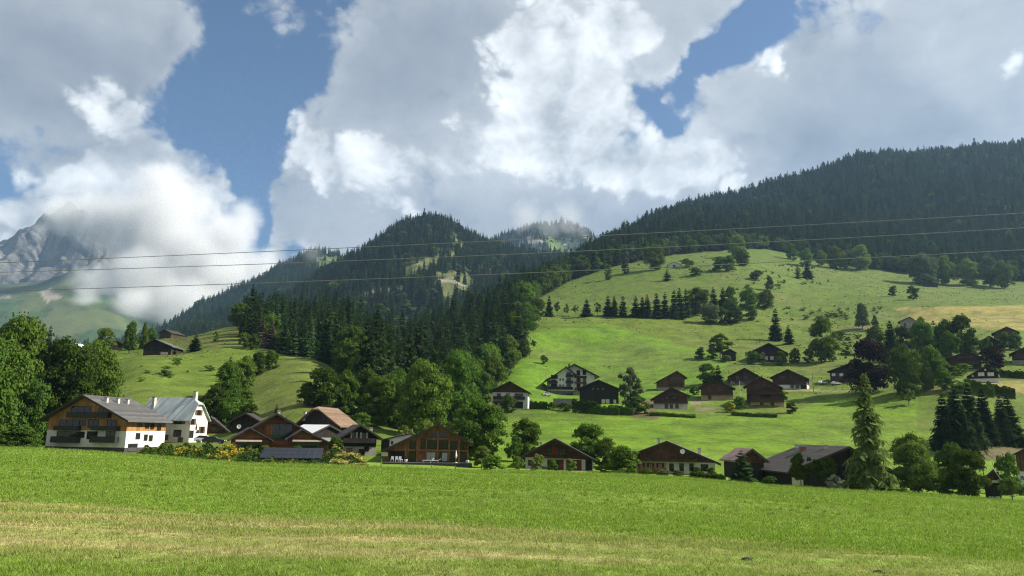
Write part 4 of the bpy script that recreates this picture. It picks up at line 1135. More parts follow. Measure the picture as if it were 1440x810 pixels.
    r, Fc, q = chalet('hotel', 'five storey white hotel with dark balconies on the green slope', (773, 836, 556), (807, 513.5), (532, 528), split=549.5, low=PL_GREY, up=PL_WHITE, roof=R_DARK, depth=17, turn=6, over=(2.2, 1.9, .8), rail=W_BLACK, cat='hotel', thick=.55,
        wins=[W(811, 521, 815.5, 528, mat=W_BLACK), W(819.5, 519, 824, 527, mat=W_BLACK), W(820, 531, 824, 537), W(820, 539.5, 824, 545), W(811, 531, 816, 537, mat=W_BLACK), W(811, 539.5, 816, 546, mat=W_BLACK)],
        bal=[W(808.5, 528.5, 825, 531), W(808.5, 536.5, 825, 539, mat=W_REDB), W(808.5, 545, 820, 548.5, mat=W_REDB)], chim=[(.45, .2, 1.4, .4), (.38, .3, 1.0, .3)])
    chalet('wing', None, (774, 806, 556), (796, 517), (531.5, 525), Y=q['O'][1] - 3.0, turn=6, split=549.5, low=GREENGLASS, up=PL_WHITE, roof=R_DARK, depth=6, over=(1.9, 1.6, 0), parent=r, rail=W_BLACK, thick=.5,
        wins=[W(797, 523.5, 803, 527), W(797, 531.5, 803, 536), W(797, 540, 803, 545), W(787, 541, 788.5, 543, mull=0), W(791, 541, 792.5, 543, mull=0), W(787, 532.5, 788.5, 535, mull=0), W(791, 532.5, 792.5, 535, mull=0), W(775, 521.5 + 6, 784, 532.5, mat=W_BLACK, mull=2), W(775.5, 534, 782, 538, mat=W_BLACK), W(775, 540, 783, 545, mat=W_BLACK)],
        bal=[W(772, 535.5, 784, 539), W(771, 543.2, 806, 547.5), W(796, 526.5, 806, 530), W(796, 534.8, 806, 538.8)])
    chalet('black_barn', 'broad black barn with pale garage doors in front of the white hotel', (815, 870, 568), (841.5, 535), (545.5, 546.5), up=W_BLACK, split=561, low=W_BLACK, roof=R_DARK, depth=15, over=(1.2, .9, .6), cat='barn',
        wins=[W(846, 561.5, 850.8, 567.5, mat=PL_OLD, mull=0), W(851.8, 561.5, 857, 567.5, mat=PL_OLD, mull=0), W(862.8, 562, 866.5, 567.5, mat=PL_OLD, mull=0), W(833, 546.5, 835, 547.4, mat=TRIM, mull=0), W(840, 546.5, 842, 547.4, mat=TRIM, mull=0), W(847, 546.5, 849, 547.4, mat=TRIM, mull=0)])
    chalet('brown_chalet', 'reddish brown chalet with a steep roof slanting down one side, above the white based chalet', (926, 963, 549), (951.5, 522.5), (536, 529.5), turn=6, up=W_BROWN, split=545, low=PL_GREY, roof=R_DARK, depth=10, wins=[W(944, 531, 947, 535), W(951, 531, 954, 535), W(930, 540, 938, 543, mat=SHUT_B, mull=2)], bal=[W(941, 537, 960, 540.5)])
    chalet('brown_chalet', 'brown chalet with bright white ground floor and long wooden balcony', (919, 967, 574.5), (944, 545.5), (560, 555.5), split=567.3, low=PL_WHITE, up=W_REDB, roof=R_DARK, depth=11,
        wins=[W(935, 568.3, 939.3, 574), W(942, 569, 946, 574), W(950, 568.3, 954, 574), W(936, 558, 940, 561.5), W(946, 558, 950, 561.5)], bal=[W(919.5, 563.8, 967.5, 567), W(934, 555.8, 955, 557.3)])
    chalet('brown_chalet', 'brown chalet with a cream ground floor beside the yellow flowering bush', (986, 1031, 562), (1004.5, 535.5), (544, 545), split=555, low=PL_CREAM, up=W_REDB, roof=R_DARK, depth=12, wins=[W(996, 556, 1000, 561.5, mat=SHUT_B), W(995, 546, 1000, 550, mat=SHUT_B), W(1010, 546, 1015, 550, mat=SHUT_B)], bal=[W(986.5, 551.5, 1031, 554.8)])
    chalet('brown_chalet', 'dark brown chalet with pale basement windows, topmost of the close cluster of brown chalets', (1027, 1065, 540), (1047, 518), (528.5, 527.5), split=535.5, low=PL_GREY, up=W_DARK, roof=R_DARK, depth=11, wins=[W(1035, 529, 1039, 532.5), W(1046, 529, 1051, 532.5), W(1034, 536, 1040, 539), W(1046, 536, 1052, 539)], bal=[W(1030, 532.5, 1062, 535.3)])
    chalet('brown_chalet', 'brown gabled chalet standing just behind the cream based chalet', (1050, 1097, 556), (1069.5, 530.5), (542, 543.5), Y=276, up=W_REDB, roof=R_DARK, depth=11, wins=[W(1063, 540, 1067, 544, mat=SHUT_B), W(1073, 540, 1077, 544, mat=SHUT_B)], bal=[W(1054, 546.5, 1092, 549.5)])
    chalet('brown_chalet', 'brown chalet with cream ground floor and two square windows, lowest of the close cluster', (1056, 1103, 572.5), (1078, 543), (553, 556.5), split=565.3, low=PL_CREAM, up=W_REDB, roof=R_DARK, depth=11, wins=[W(1069, 566.3, 1073.5, 571.5, mat=W_REDB), W(1084, 566.3, 1088.5, 571.5, mat=W_REDB), W(1070, 555, 1084, 559, mat=W_BLACK, mull=2)], bal=[W(1056.5, 561, 1103, 565), W(1063, 551.8, 1092, 554)])
    chalet('brown_chalet', 'dark chalet with stepped roof and lit white ground floor beside the open pasture', (1087, 1135, 546.5), (1108, 520), (530, 531.5), turn=-6, split=541, low=PL_WHITE, up=W_DARK, roof=R_DARK, depth=11, wins=[W(1112, 541.8, 1116, 545.5), W(1119, 541.8, 1124, 545.5), W(1097, 529, 1104, 532, mat=SHUT_B, mull=2), W(1126, 541.5, 1134, 546.5, mat=W_BLACK)], bal=[W(1110, 536.5, 1134, 539.5)])
    chalet('meadow_hut', 'tiny dark hut under the pasture trees, above the brown chalets', (1015.5, 1035, 507), (1026.5, 491.2), (496, 495.5), up=W_BLACK, roof=R_DARK, depth=6, over=(.6, .5, .3), cat='hut')
    chalet('farm_barn', 'long low dark barn with pale doors below the two tall spruces', (1055, 1106, 509), (1081, 483), (495.5, 495.5), up=W_BLACK, roof=R_OLD, depth=16, cat='barn', wins=[W(1076, 501, 1080, 506, mat=TRIM), W(1083, 501, 1088, 506, mat=TRIM)])
    chalet('white_band_chalet', 'dark chalet with a white band partly hidden by the purple beech', (1168, 1224, 538), (1196, 511.5), (522, 522), split=529.5, low=W_BROWN, up=W_BLACK, roof=R_DARK, depth=12, turn=-10, wins=[W(1169.5, 525, 1175, 529, mat=PL_WHITE, mull=0), W(1176.5, 525, 1179.5, 529), W(1180.5, 525, 1186, 529, mat=PL_WHITE, mull=0)], bal=[W(1168.5, 531.5, 1196, 534.5)])
    chalet('black_chalet', 'black chalet with two large white windows beside the yellow mown strip', (1363, 1405, 537), (1385.5, 515.3), (528.5, 522.5), split=532.3, low=PL_WHITE, up=W_BLACK, roof=R_DARK, depth=10, over=(.8, .8, .5),
        wins=[W(1375, 523.8, 1384.5, 528.8, mat=PL_WHITE, mull=1), W(1388.5, 523.8, 1398, 528.8, mat=PL_WHITE, mull=1), W(1384, 518.8, 1387, 521.3, mat=PL_OLD, mull=0), W(1366.5, 527, 1369.3, 530.3, mat=PL_OLD, mull=0)])
    chalet('dark_chalet', 'large dark chalet in shade uphill from the black and white one', (1335, 1381, 519), (1361, 494.5), (503.5, 502), up=W_DARK, roof=R_DARK, depth=13, bal=[W(1345, 501, 1368, 503.5), W(1340, 509, 1376, 512)])
    chalet('dark_chalet', 'dark gabled barn below the reddish brown chalet at the hay field', (1377, 1410, 490), (1391, 473), (481, 482.5), up=W_BLACK, roof=R_DARK, depth=12)
    chalet('dark_chalet', 'reddish brown chalet directly below the striped hay field', (1398, 1432, 479), (1415.5, 460), (468.5, 466), split=475, low=PL_GREY, up=W_REDB, roof=R_DARK, depth=11, bal=[W(1402, 471, 1430, 473.5)])
    chalet('dark_chalet', 'dark chalet cut by the frame edge above the hedge', (1424, 1466, 512), (1445, 487), (497, 497), split=506, low=PL_GREY, up=W_DARK, roof=R_DARK, depth=11, bal=[W(1425, 500, 1464, 503)])
    chalet('roof_cottage', 'grey brown roofed cottage peeping over the tree clump below the hay field', (1266, 1288, 462), (1279.5, 446), (452, 451), up=PL_GREY, roof=R_OLD, depth=10, wins=[W(1271, 455, 1274, 459)])
    chalet('alpine_hut', 'tiny dark hut at the hill forest edge beside the tall pale tree', (1297, 1319, 403.5), (1307.5, 394.3), (400, 399), up=W_BLACK, roof=R_DARK, depth=8, over=(.5, .7, .3), cat='hut')
    chalet('alpine_hut', 'tiny white walled hut with low dark roof high on the pasture', (939, 957.5, 376), (948, 368.2), (372.6, 372), up=PL_OLD, roof=R_OLD, depth=9, over=(.4, .8, .3), cat='hut', wins=[W(946, 372.5, 950, 376, mat=W_BLACK, mull=0)])
    chalet('alpine_hut', 'tiny hut half hidden among rounded trees at the top of the pasture', (1124, 1138, 357), (1130.5, 347.5), (352, 351.5), up=W_DARK, roof=R_OLD, depth=9, over=(.4, .8, .3), cat='hut')
    chalet('white_house', 'white walled house glimpsed between the purple beech and the grey green tree', (1251, 1279, 513), (1262, 491.5), (500, 501), up=PL_WHITE, roof=R_DARK, depth=10, wins=[W(1256, 503, 1259, 507)])
    chalet('grazing_barn', 'dark gabled barn with grey roof on the brow of the knoll meadow', (201, 240, 499.5), (219, 477.5), (487, 487), turn=-24, up=W_BLACK, roof=R_GREY, depth=13, over=(1.4, 1.0, .6), cat='barn', split=494, low=W_DARK, wins=[W(226, 495, 236, 499, mat=TRIM, mull=2)])
    chalet('grazing_barn', 'small brown barn standing highest on the knoll skyline', (224, 240, 474.5), (232.5, 463.2), (468, 468), turn=-42, up=W_DARK, roof=R_OLD, depth=12, over=(.8, .7, .4), cat='barn')
    chalet('grazing_barn', 'small black barn tucked beside tall dark trees on the knoll', (154, 172, 492), (163, 478.5), (484, 484), up=W_BLACK, roof=R_OLD, depth=9, over=(.8, .8, .4), cat='barn')
    chalet('white_roof_house', 'small house with a white roof among spruces on the knoll skyline', (99, 116, 494), (106, 483), (487.5, 489), turn=-50, up=W_REDB, roof=R_WHITE, depth=11, over=(.8, .8, .4))
# ------------------------------------------------------------------ sky, sun, air
SUN_AZ, SUN_EL = rad(86), rad(38)
def build_light():
    sd = bpy.data.lights.new('sun', 'SUN'); sd.energy = 4.6; sd.angle = rad(0.53); sd.color = (1.0, .93, .80)
    so = link('sun', sd)
    d = Vector((math.sin(SUN_AZ) * math.cos(SUN_EL), math.cos(SUN_AZ) * math.cos(SUN_EL), math.sin(SUN_EL)))
    so.rotation_euler = d.to_track_quat('Z', 'Y').to_euler(); so.location = d * 60
    w = bpy.data.worlds.new('World'); SC.world = w; w.use_nodes = True
    nt = w.node_tree; nt.nodes.clear()
    out = nt.nodes.new('ShaderNodeOutputWorld'); bg = nt.nodes.new('ShaderNodeBackground'); nt.links.new(bg.outputs[0], out.inputs[0])
    bg.inputs['Strength'].default_value = SKY_STRENGTH
    sky = nt.nodes.new('ShaderNodeTexSky'); sky.sky_type = 'NISHITA'; sky.sun_disc = False
    sky.sun_elevation = SUN_EL; sky.sun_rotation = SUN_AZ; sky.air_density = 1.0; sky.dust_density = 0.6; sky.ozone_density = 1.6; sky.altitude = 900
    tc = nt.nodes.new('ShaderNodeTexCoord').outputs['Generated']
    sep = nt.nodes.new('ShaderNodeSeparateXYZ'); nt.links.new(tc, sep.inputs[0])
    dx, dy, dz = (X(nt, sep.outputs[i]) for i in range(3))
    az = dx.f('ARCTAN2', dy); el = dz.f('ARCSINE')
    def ae(px, py):
        v = sight(px, py); v = v / np.linalg.norm(v); return math.atan2(v[0], v[1]), math.asin(v[2])
    # one cloud noise domain, stretched a little along the horizon
    wn_ = noise(nt, tc, 5.5, 5, .6, 0, out='Color'); ws_ = nt.nodes.new('ShaderNodeSeparateXYZ'); nt.links.new(wn_, ws_.inputs[0])
    az = az + (X(nt, ws_.outputs[0]) - .5) * .16; el_w = el + (X(nt, ws_.outputs[1]) - .5) * .12
    cv = nt.nodes.new('ShaderNodeCombineXYZ'); nt.links.new(az.v, cv.inputs[0]); nt.links.new(el_w.v, cv.inputs[1])
    def shifted(a, b):
        mp = nt.nodes.new('ShaderNodeMapping'); nt.links.new(tc, mp.inputs[0]); mp.inputs['Location'].default_value = (3.1 - a, 1.7, .4 - b); mp.inputs['Scale'].default_value = (1, 1, 1.2)
        return mp.outputs[0]
    def billow(v):
        r = None
        for sc, a in ((7.5, 1.0), (16.0, .55), (34.0, .30), (70.0, .17)):
            q = (noise(nt, v, sc, 0.0, 0.5, 0.0) - 0.5).f('ABSOLUTE') * a
            r = q if r is None else r + q
        return r                                                   # 0 in the creases, about .25 on the puffs
    sx, sz = 0.020, 0.022
    v0 = shifted(0, 0); v1 = shifted(sx, sz)
    wv = nt.nodes.new('ShaderNodeVectorMath'); wv.operation = 'MULTIPLY_ADD'
    nt.links.new(noise(nt, v0, 5.0, 4, .6, 0, out='Color'), wv.inputs[0]); wv.inputs[1].default_value = (.09, .09, .09); nt.links.new(v0, wv.inputs[2])
    wv1 = nt.nodes.new('ShaderNodeVectorMath'); wv1.operation = 'MULTIPLY_ADD'
    nt.links.new(noise(nt, v1, 5.0, 4, .6, 0, out='Color'), wv1.inputs[0]); wv1.inputs[1].default_value = (.09, .09, .09); nt.links.new(v1, wv1.inputs[2])
    n0 = noise(nt, v0, 4.2, 7, 0.58); n1 = noise(nt, v1, 4.2, 5, 0.58)
    p0 = billow(wv.outputs[0]); p1 = billow(wv1.outputs[0])
    def blob(px, py, rx, ry, rot=0.0):
        a0, e0 = ae(px, py); a1, _ = ae(px + rx, py); _, e1 = ae(px, py - ry)
        ra, re = max(abs(a1 - a0), .01) * 2.3, max(abs(e1 - e0), .01) * 2.3
        mp = nt.nodes.new('ShaderNodeMapping'); mp.vector_type = 'TEXTURE'; nt.links.new(cv.outputs[0], mp.inputs[0])
        mp.inputs['Location'].default_value = (a0, e0, 0); mp.inputs['Rotation'].default_value = (0, 0, rad(rot)); mp.inputs['Scale'].default_value = (ra, re, 1)
        gr = nt.nodes.new('ShaderNodeTexGradient'); gr.gradient_type = 'QUADRATIC_SPHERE'; nt.links.new(mp.outputs[0], gr.inputs[0])
        return X(nt, gr.outputs['Fac'])
    def total(start, L):
        r = X(nt, start) * 1.0
        for (px, py, rx, ry, rot, a) in L: r = blob(px, py, rx, ry, rot).f('MULTIPLY_ADD', a, r)
        return r
    cov = total(1.0, [(a, b, c, d, e, -f * 1.25) for a, b, c, d, e, f in SKY_GAPS])
    dens = cov + (n0 - 0.5) * 2.7 + (p0 - .25) * 1.3
    fine = noise(nt, wv.outputs[0], 19.0, 6, 0.62) - 0.5
    dens = dens + fine * .75
    alpha = dens.sstep(0.04, 0.46)
    tone = total(.48, SKY_TONES)
    soft = noise(nt, wv.outputs[0], 3.1, 3, 0.5) - 0.5; soft2 = noise(nt, wv.outputs[0], 8.5, 6, 0.55) - 0.5
    rim = dens.sstep(0.15, 1.0, 1.0, 0.0)
    wgt = rim * .45 + tone.sstep(.50, .90) * .55 + .10
    relief = (n0 - n1) * 1.8 + (p0 - p1) * 1.1 + (p0 - .25) * .35
    lum = tone + soft * .50 + soft2 * .26 + fine * .22 + relief * wgt * 1.25 + rim * rim * .16
    # sunlit cumulus standing before the grey deck
    d2 = total(-.50, [(a, b, c, d, e, f) for a, b, c, d, e, f in SKY_CUMULUS]) + (n0 - .5) * 1.5 + soft2 * .9 + fine * .5 + (p0 - .25) * 1.3
    a2 = d2.sstep(0.0, 0.30)
    lum2 = d2.sstep(0.0, 1.1, .90, .62) + relief * 1.0 + soft2 * .25 + fine * .25
    lum = lum + (lum2 - lum) * a2 * .85
    lum = lum.sstep(0.0, 1.12, 0.0, 1.0, 'LINEAR')
    cr = nt.nodes.new('ShaderNodeValToRGB'); nt.links.new(lum.v, cr.inputs[0])
    el_ = cr.color_ramp.elements
    el_[0].position = 0.0; el_[0].color = (.14, .16, .20, 1); el_[1].position = 1.0; el_[1].color = (.88, .90, .91, 1)
    for p_, c_ in ((.30, (.265, .290, .325)), (.5, (.385, .405, .425)), (.72, (.60, .62, .635))):
        e = cr.color_ramp.elements.new(p_); e.color = (*c_, 1)
    g = CLOUD_GAIN
    cs = nt.nodes.new('ShaderNodeVectorMath'); cs.operation = 'SCALE'; nt.links.new(cr.outputs[0], cs.inputs[0]); cs.inputs['Scale'].default_value = g / SKY_STRENGTH
    sk = nt.nodes.new('ShaderNodeVectorMath'); sk.operation = 'SCALE'; nt.links.new(sky.outputs[0], sk.inputs[0]); sk.inputs['Scale'].default_value = BLUE_GAIN
    skc = mixc(nt, 1.0, sk.outputs[0], (.74, .93, 1.12), 'MULTIPLY')
    c = mixc(nt, alpha, skc, cs.outputs[0])
    nt.links.new(c, bg.inputs['Color'])

SKY_STRENGTH = 0.10
CLOUD_GAIN = 0.60
BLUE_GAIN = 0.37
SKY_GAPS = [ # px, py, rx, ry, tilt, depth
 (330, 50, 115, 120, 0, 1.25), (310, 170, 62, 75, 0, 1.2), (368, 215, 42, 95, 0, 1.2), (350, 290, 26, 60, 0, 1.0), (455, 10, 60, 50, 0, .8),
 (5, 262, 46, 75, 0, 1.0), (885, 82, 34, 46, 12, .72), (985, 82, 125, 36, 36, 1.15), (938, 122, 20, 12, 20, -.45), (1000, 110, 18, 10, 0, -.35), (1085, 22, 75, 44, 30, 1.1), (920, 138, 50, 24, -30, .42), (850, 50, 26, 44, 0, .7), (960, 165, 30, 16, 0, .5),
 (412, 108, 38, 45, 0, .6), (430, 350, 34, 16, 0, .8), (352, 335, 28, 30, 0, .8), (1430, 260, 60, 20, 0, .2)]
SKY_CUMULUS = [
 (190, 160, 85, 50, 0, 1.1), (260, 235, 85, 75, 0, 1.2), (150, 230, 120, 70, 0, .9), (45, 285, 70, 45, 0, .8), (200, 330, 140, 90, 0, .8), (305, 280, 50, 50, 0, .8),
 (440, 200, 60, 60, 20, .75), (500, 265, 110, 50, 0, .55), (590, 230, 110, 60, 15, .6), (690, 200, 100, 70, 0, .75), (790, 110, 85, 110, 0, 1.0), (860, 195, 90, 70, 0, .85), (740, 60, 80, 70, 0, .6),
 (1010, 215, 95, 48, -15, 1.25), (930, 255, 90, 36, 0, .85), (1095, 62, 60, 40, 35, 1.0), (1210, 5, 90, 26, 0, .8), (1425, 92, 55, 38, 40, 1.05), (930, 15, 80, 34, 0, .7), (260, 15, 50, 24, 0, .7), (1340, 40, 90, 30, 0, .45), (640, 300, 120, 26, 0, .45)]
SKY_TONES = [
 (80, 60, 220, 90, 0, -.32), (60, 150, 140, 50, 0, -.20), (215, 20, 70, 40, 0, .15),
 (610, 60, 150, 85, 0, -.28), (560, 130, 110, 50, 0, -.12), (800, 40, 60, 60, 0, .25), (800, 150, 90, 90, 0, .20), (700, 200, 120, 60, 0, .18), (400, 270, 40, 60, 0, -.20),
 (1020, 215, 70, 45, -20, .25), (1200, 20, 80, 30, 0, .16), (1230, 130, 150, 70, 0, -.16), (1130, 205, 90, 60, 0, -.32), (1300, 190, 170, 40, 0, -.32),
 (1300, 60, 90, 50, 0, .10), (640, 300, 260, 40, 0, -.08), (900, 300, 120, 30, 0, -.12), (1180, 60, 80, 40, 0, -.05)]

def build_haze():
    x0, x1, y0, y1, z0, z1 = -6500, 6500, -300, 7300, -260, 2300
    V = [(x, y, z) for x in (x0, x1) for y in (y0, y1) for z in (z0, z1)]
    F_ = [(0, 1, 3, 2), (4, 6, 7, 5), (0, 4, 5, 1), (2, 3, 7, 6), (0, 2, 6, 4), (1, 5, 7, 3)]
    m, nt, out = new_mat('hazy_air')
    pv = nt.nodes.new('ShaderNodeVolumePrincipled'); nt.links.new(pv.outputs[0], out.inputs['Volume'])
    pv.inputs['Color'].default_value = (.42, .66, 1.0, 1); pv.inputs['Density'].default_value = 4.7e-5; pv.inputs['Anisotropy'].default_value = 0.25
    o = link('haze', mesh_np('haze', V, F_, [m])); tag(o, kind='stuff')

def cloud_bank(name, blobs, density, scale, seed):
    """low cloud hanging on the mountains: a soft volume built of puffs"""
    C = np.array([P(b[0], b[1], b[2]) for b in blobs]); R = np.array([b[3] * b[2] / FPX for b in blobs])
    lo = (C - R[:, None] * 1.25).min(0); hi = (C + R[:, None] * 1.25).max(0)
    V = [(x, y, z) for x in (lo[0], hi[0]) for y in (lo[1], hi[1]) for z in (lo[2], hi[2])]
    F_ = [(0, 1, 3, 2), (4, 6, 7, 5), (0, 4, 5, 1), (2, 3, 7, 6), (0, 2, 6, 4), (1, 5, 7, 3)]
    m, nt, out = new_mat(name + '_vapour')
    ge = nt.nodes.new('ShaderNodeNewGeometry').outputs['Position']
    d = None
    for c, r, b in zip(C, R, blobs):
        vm = nt.nodes.new('ShaderNodeVectorMath'); vm.operation = 'DISTANCE'; nt.links.new(ge, vm.inputs[0]); vm.inputs[1].default_value = tuple(c)
        q = X(nt, vm.outputs['Value']) * (-1.0 / r) + 1.0
        q = q.f('MAXIMUM', 0.0) * (b[4] if len(b) > 4 else 1.0)
        d = q if d is None else d.f('MAXIMUM', q)
    n = noise(nt, ge, scale, 6, 0.62, 0.3)
    dn = (d * 1.6 + (n - 0.5) * 2.3 - 0.30).sstep(0.0, 1.0) * d.sstep(0.0, 0.28) * density
    vs = nt.nodes.new('ShaderNodeVolumePrincipled'); vs.inputs['Color'].default_value = (.97, .98, 1, 1); vs.inputs['Anisotropy'].default_value = 0.0
    nt.links.new(dn.v, vs.inputs['Density']); nt.links.new(vs.outputs[0], out.inputs['Volume'])
    m.cycles.volume_step_rate = 0.25
    o = link(name, mesh_np(name, V, F_, [m])); tag(o, kind='stuff')
    return o

def settings():
    SC.view_settings.view_transform = 'Standard'; SC.view_settings.look = 'None'; SC.view_settings.gamma = 1.0; SC.view_settings.exposure = EXPOSURE
    SC.view_settings.use_curve_mapping = False
    c = SC.cycles
    c.max_bounces = 6; c.diffuse_bounces = 3; c.glossy_bounces = 2; c.transmission_bounces = 3; c.volume_bounces = 2; c.transparent_max_bounces = 4
    c.use_denoising = True; c.use_adaptive_sampling = True; c.adaptive_threshold = 0.01; c.denoising_prefilter = 'NONE'; c.denoising_input_passes = 'RGB_ALBEDO_NORMAL'; c.filter_width = 1.15
    c.volume_max_steps = 256; c.sample_clamp_indirect = 4.0
    SC.render.film_transparent = False
EXPOSURE = 1.18
CLOUD_LEFT = [(72, 292, 4500, 30, .7), (98, 304, 4300, 44, .95), (128, 322, 4300, 44, .9), (150, 305, 4350, 70), (215, 335, 4350, 100), (270, 365, 4300, 90), (200, 395, 4100, 80), (140, 405, 4000, 55), (310, 345, 4400, 75), (240, 280, 4500, 85), (325, 405, 4200, 70), (255, 425, 3900, 60), (190, 430, 3850, 50), (300, 435, 3800, 45), (120, 425, 3800, 34, .8), (55, 322, 4600, 26, .55), (370, 385, 4300, 55, .8), (345, 300, 4600, 40, .7)]
CLOUD_PEAK = [(770, 316, 3500, 34), (800, 306, 3500, 38), (740, 305, 3500, 40), (820, 322, 3500, 18), (400, 362, 2600, 26, .7), (440, 356, 2700, 24, .7)]
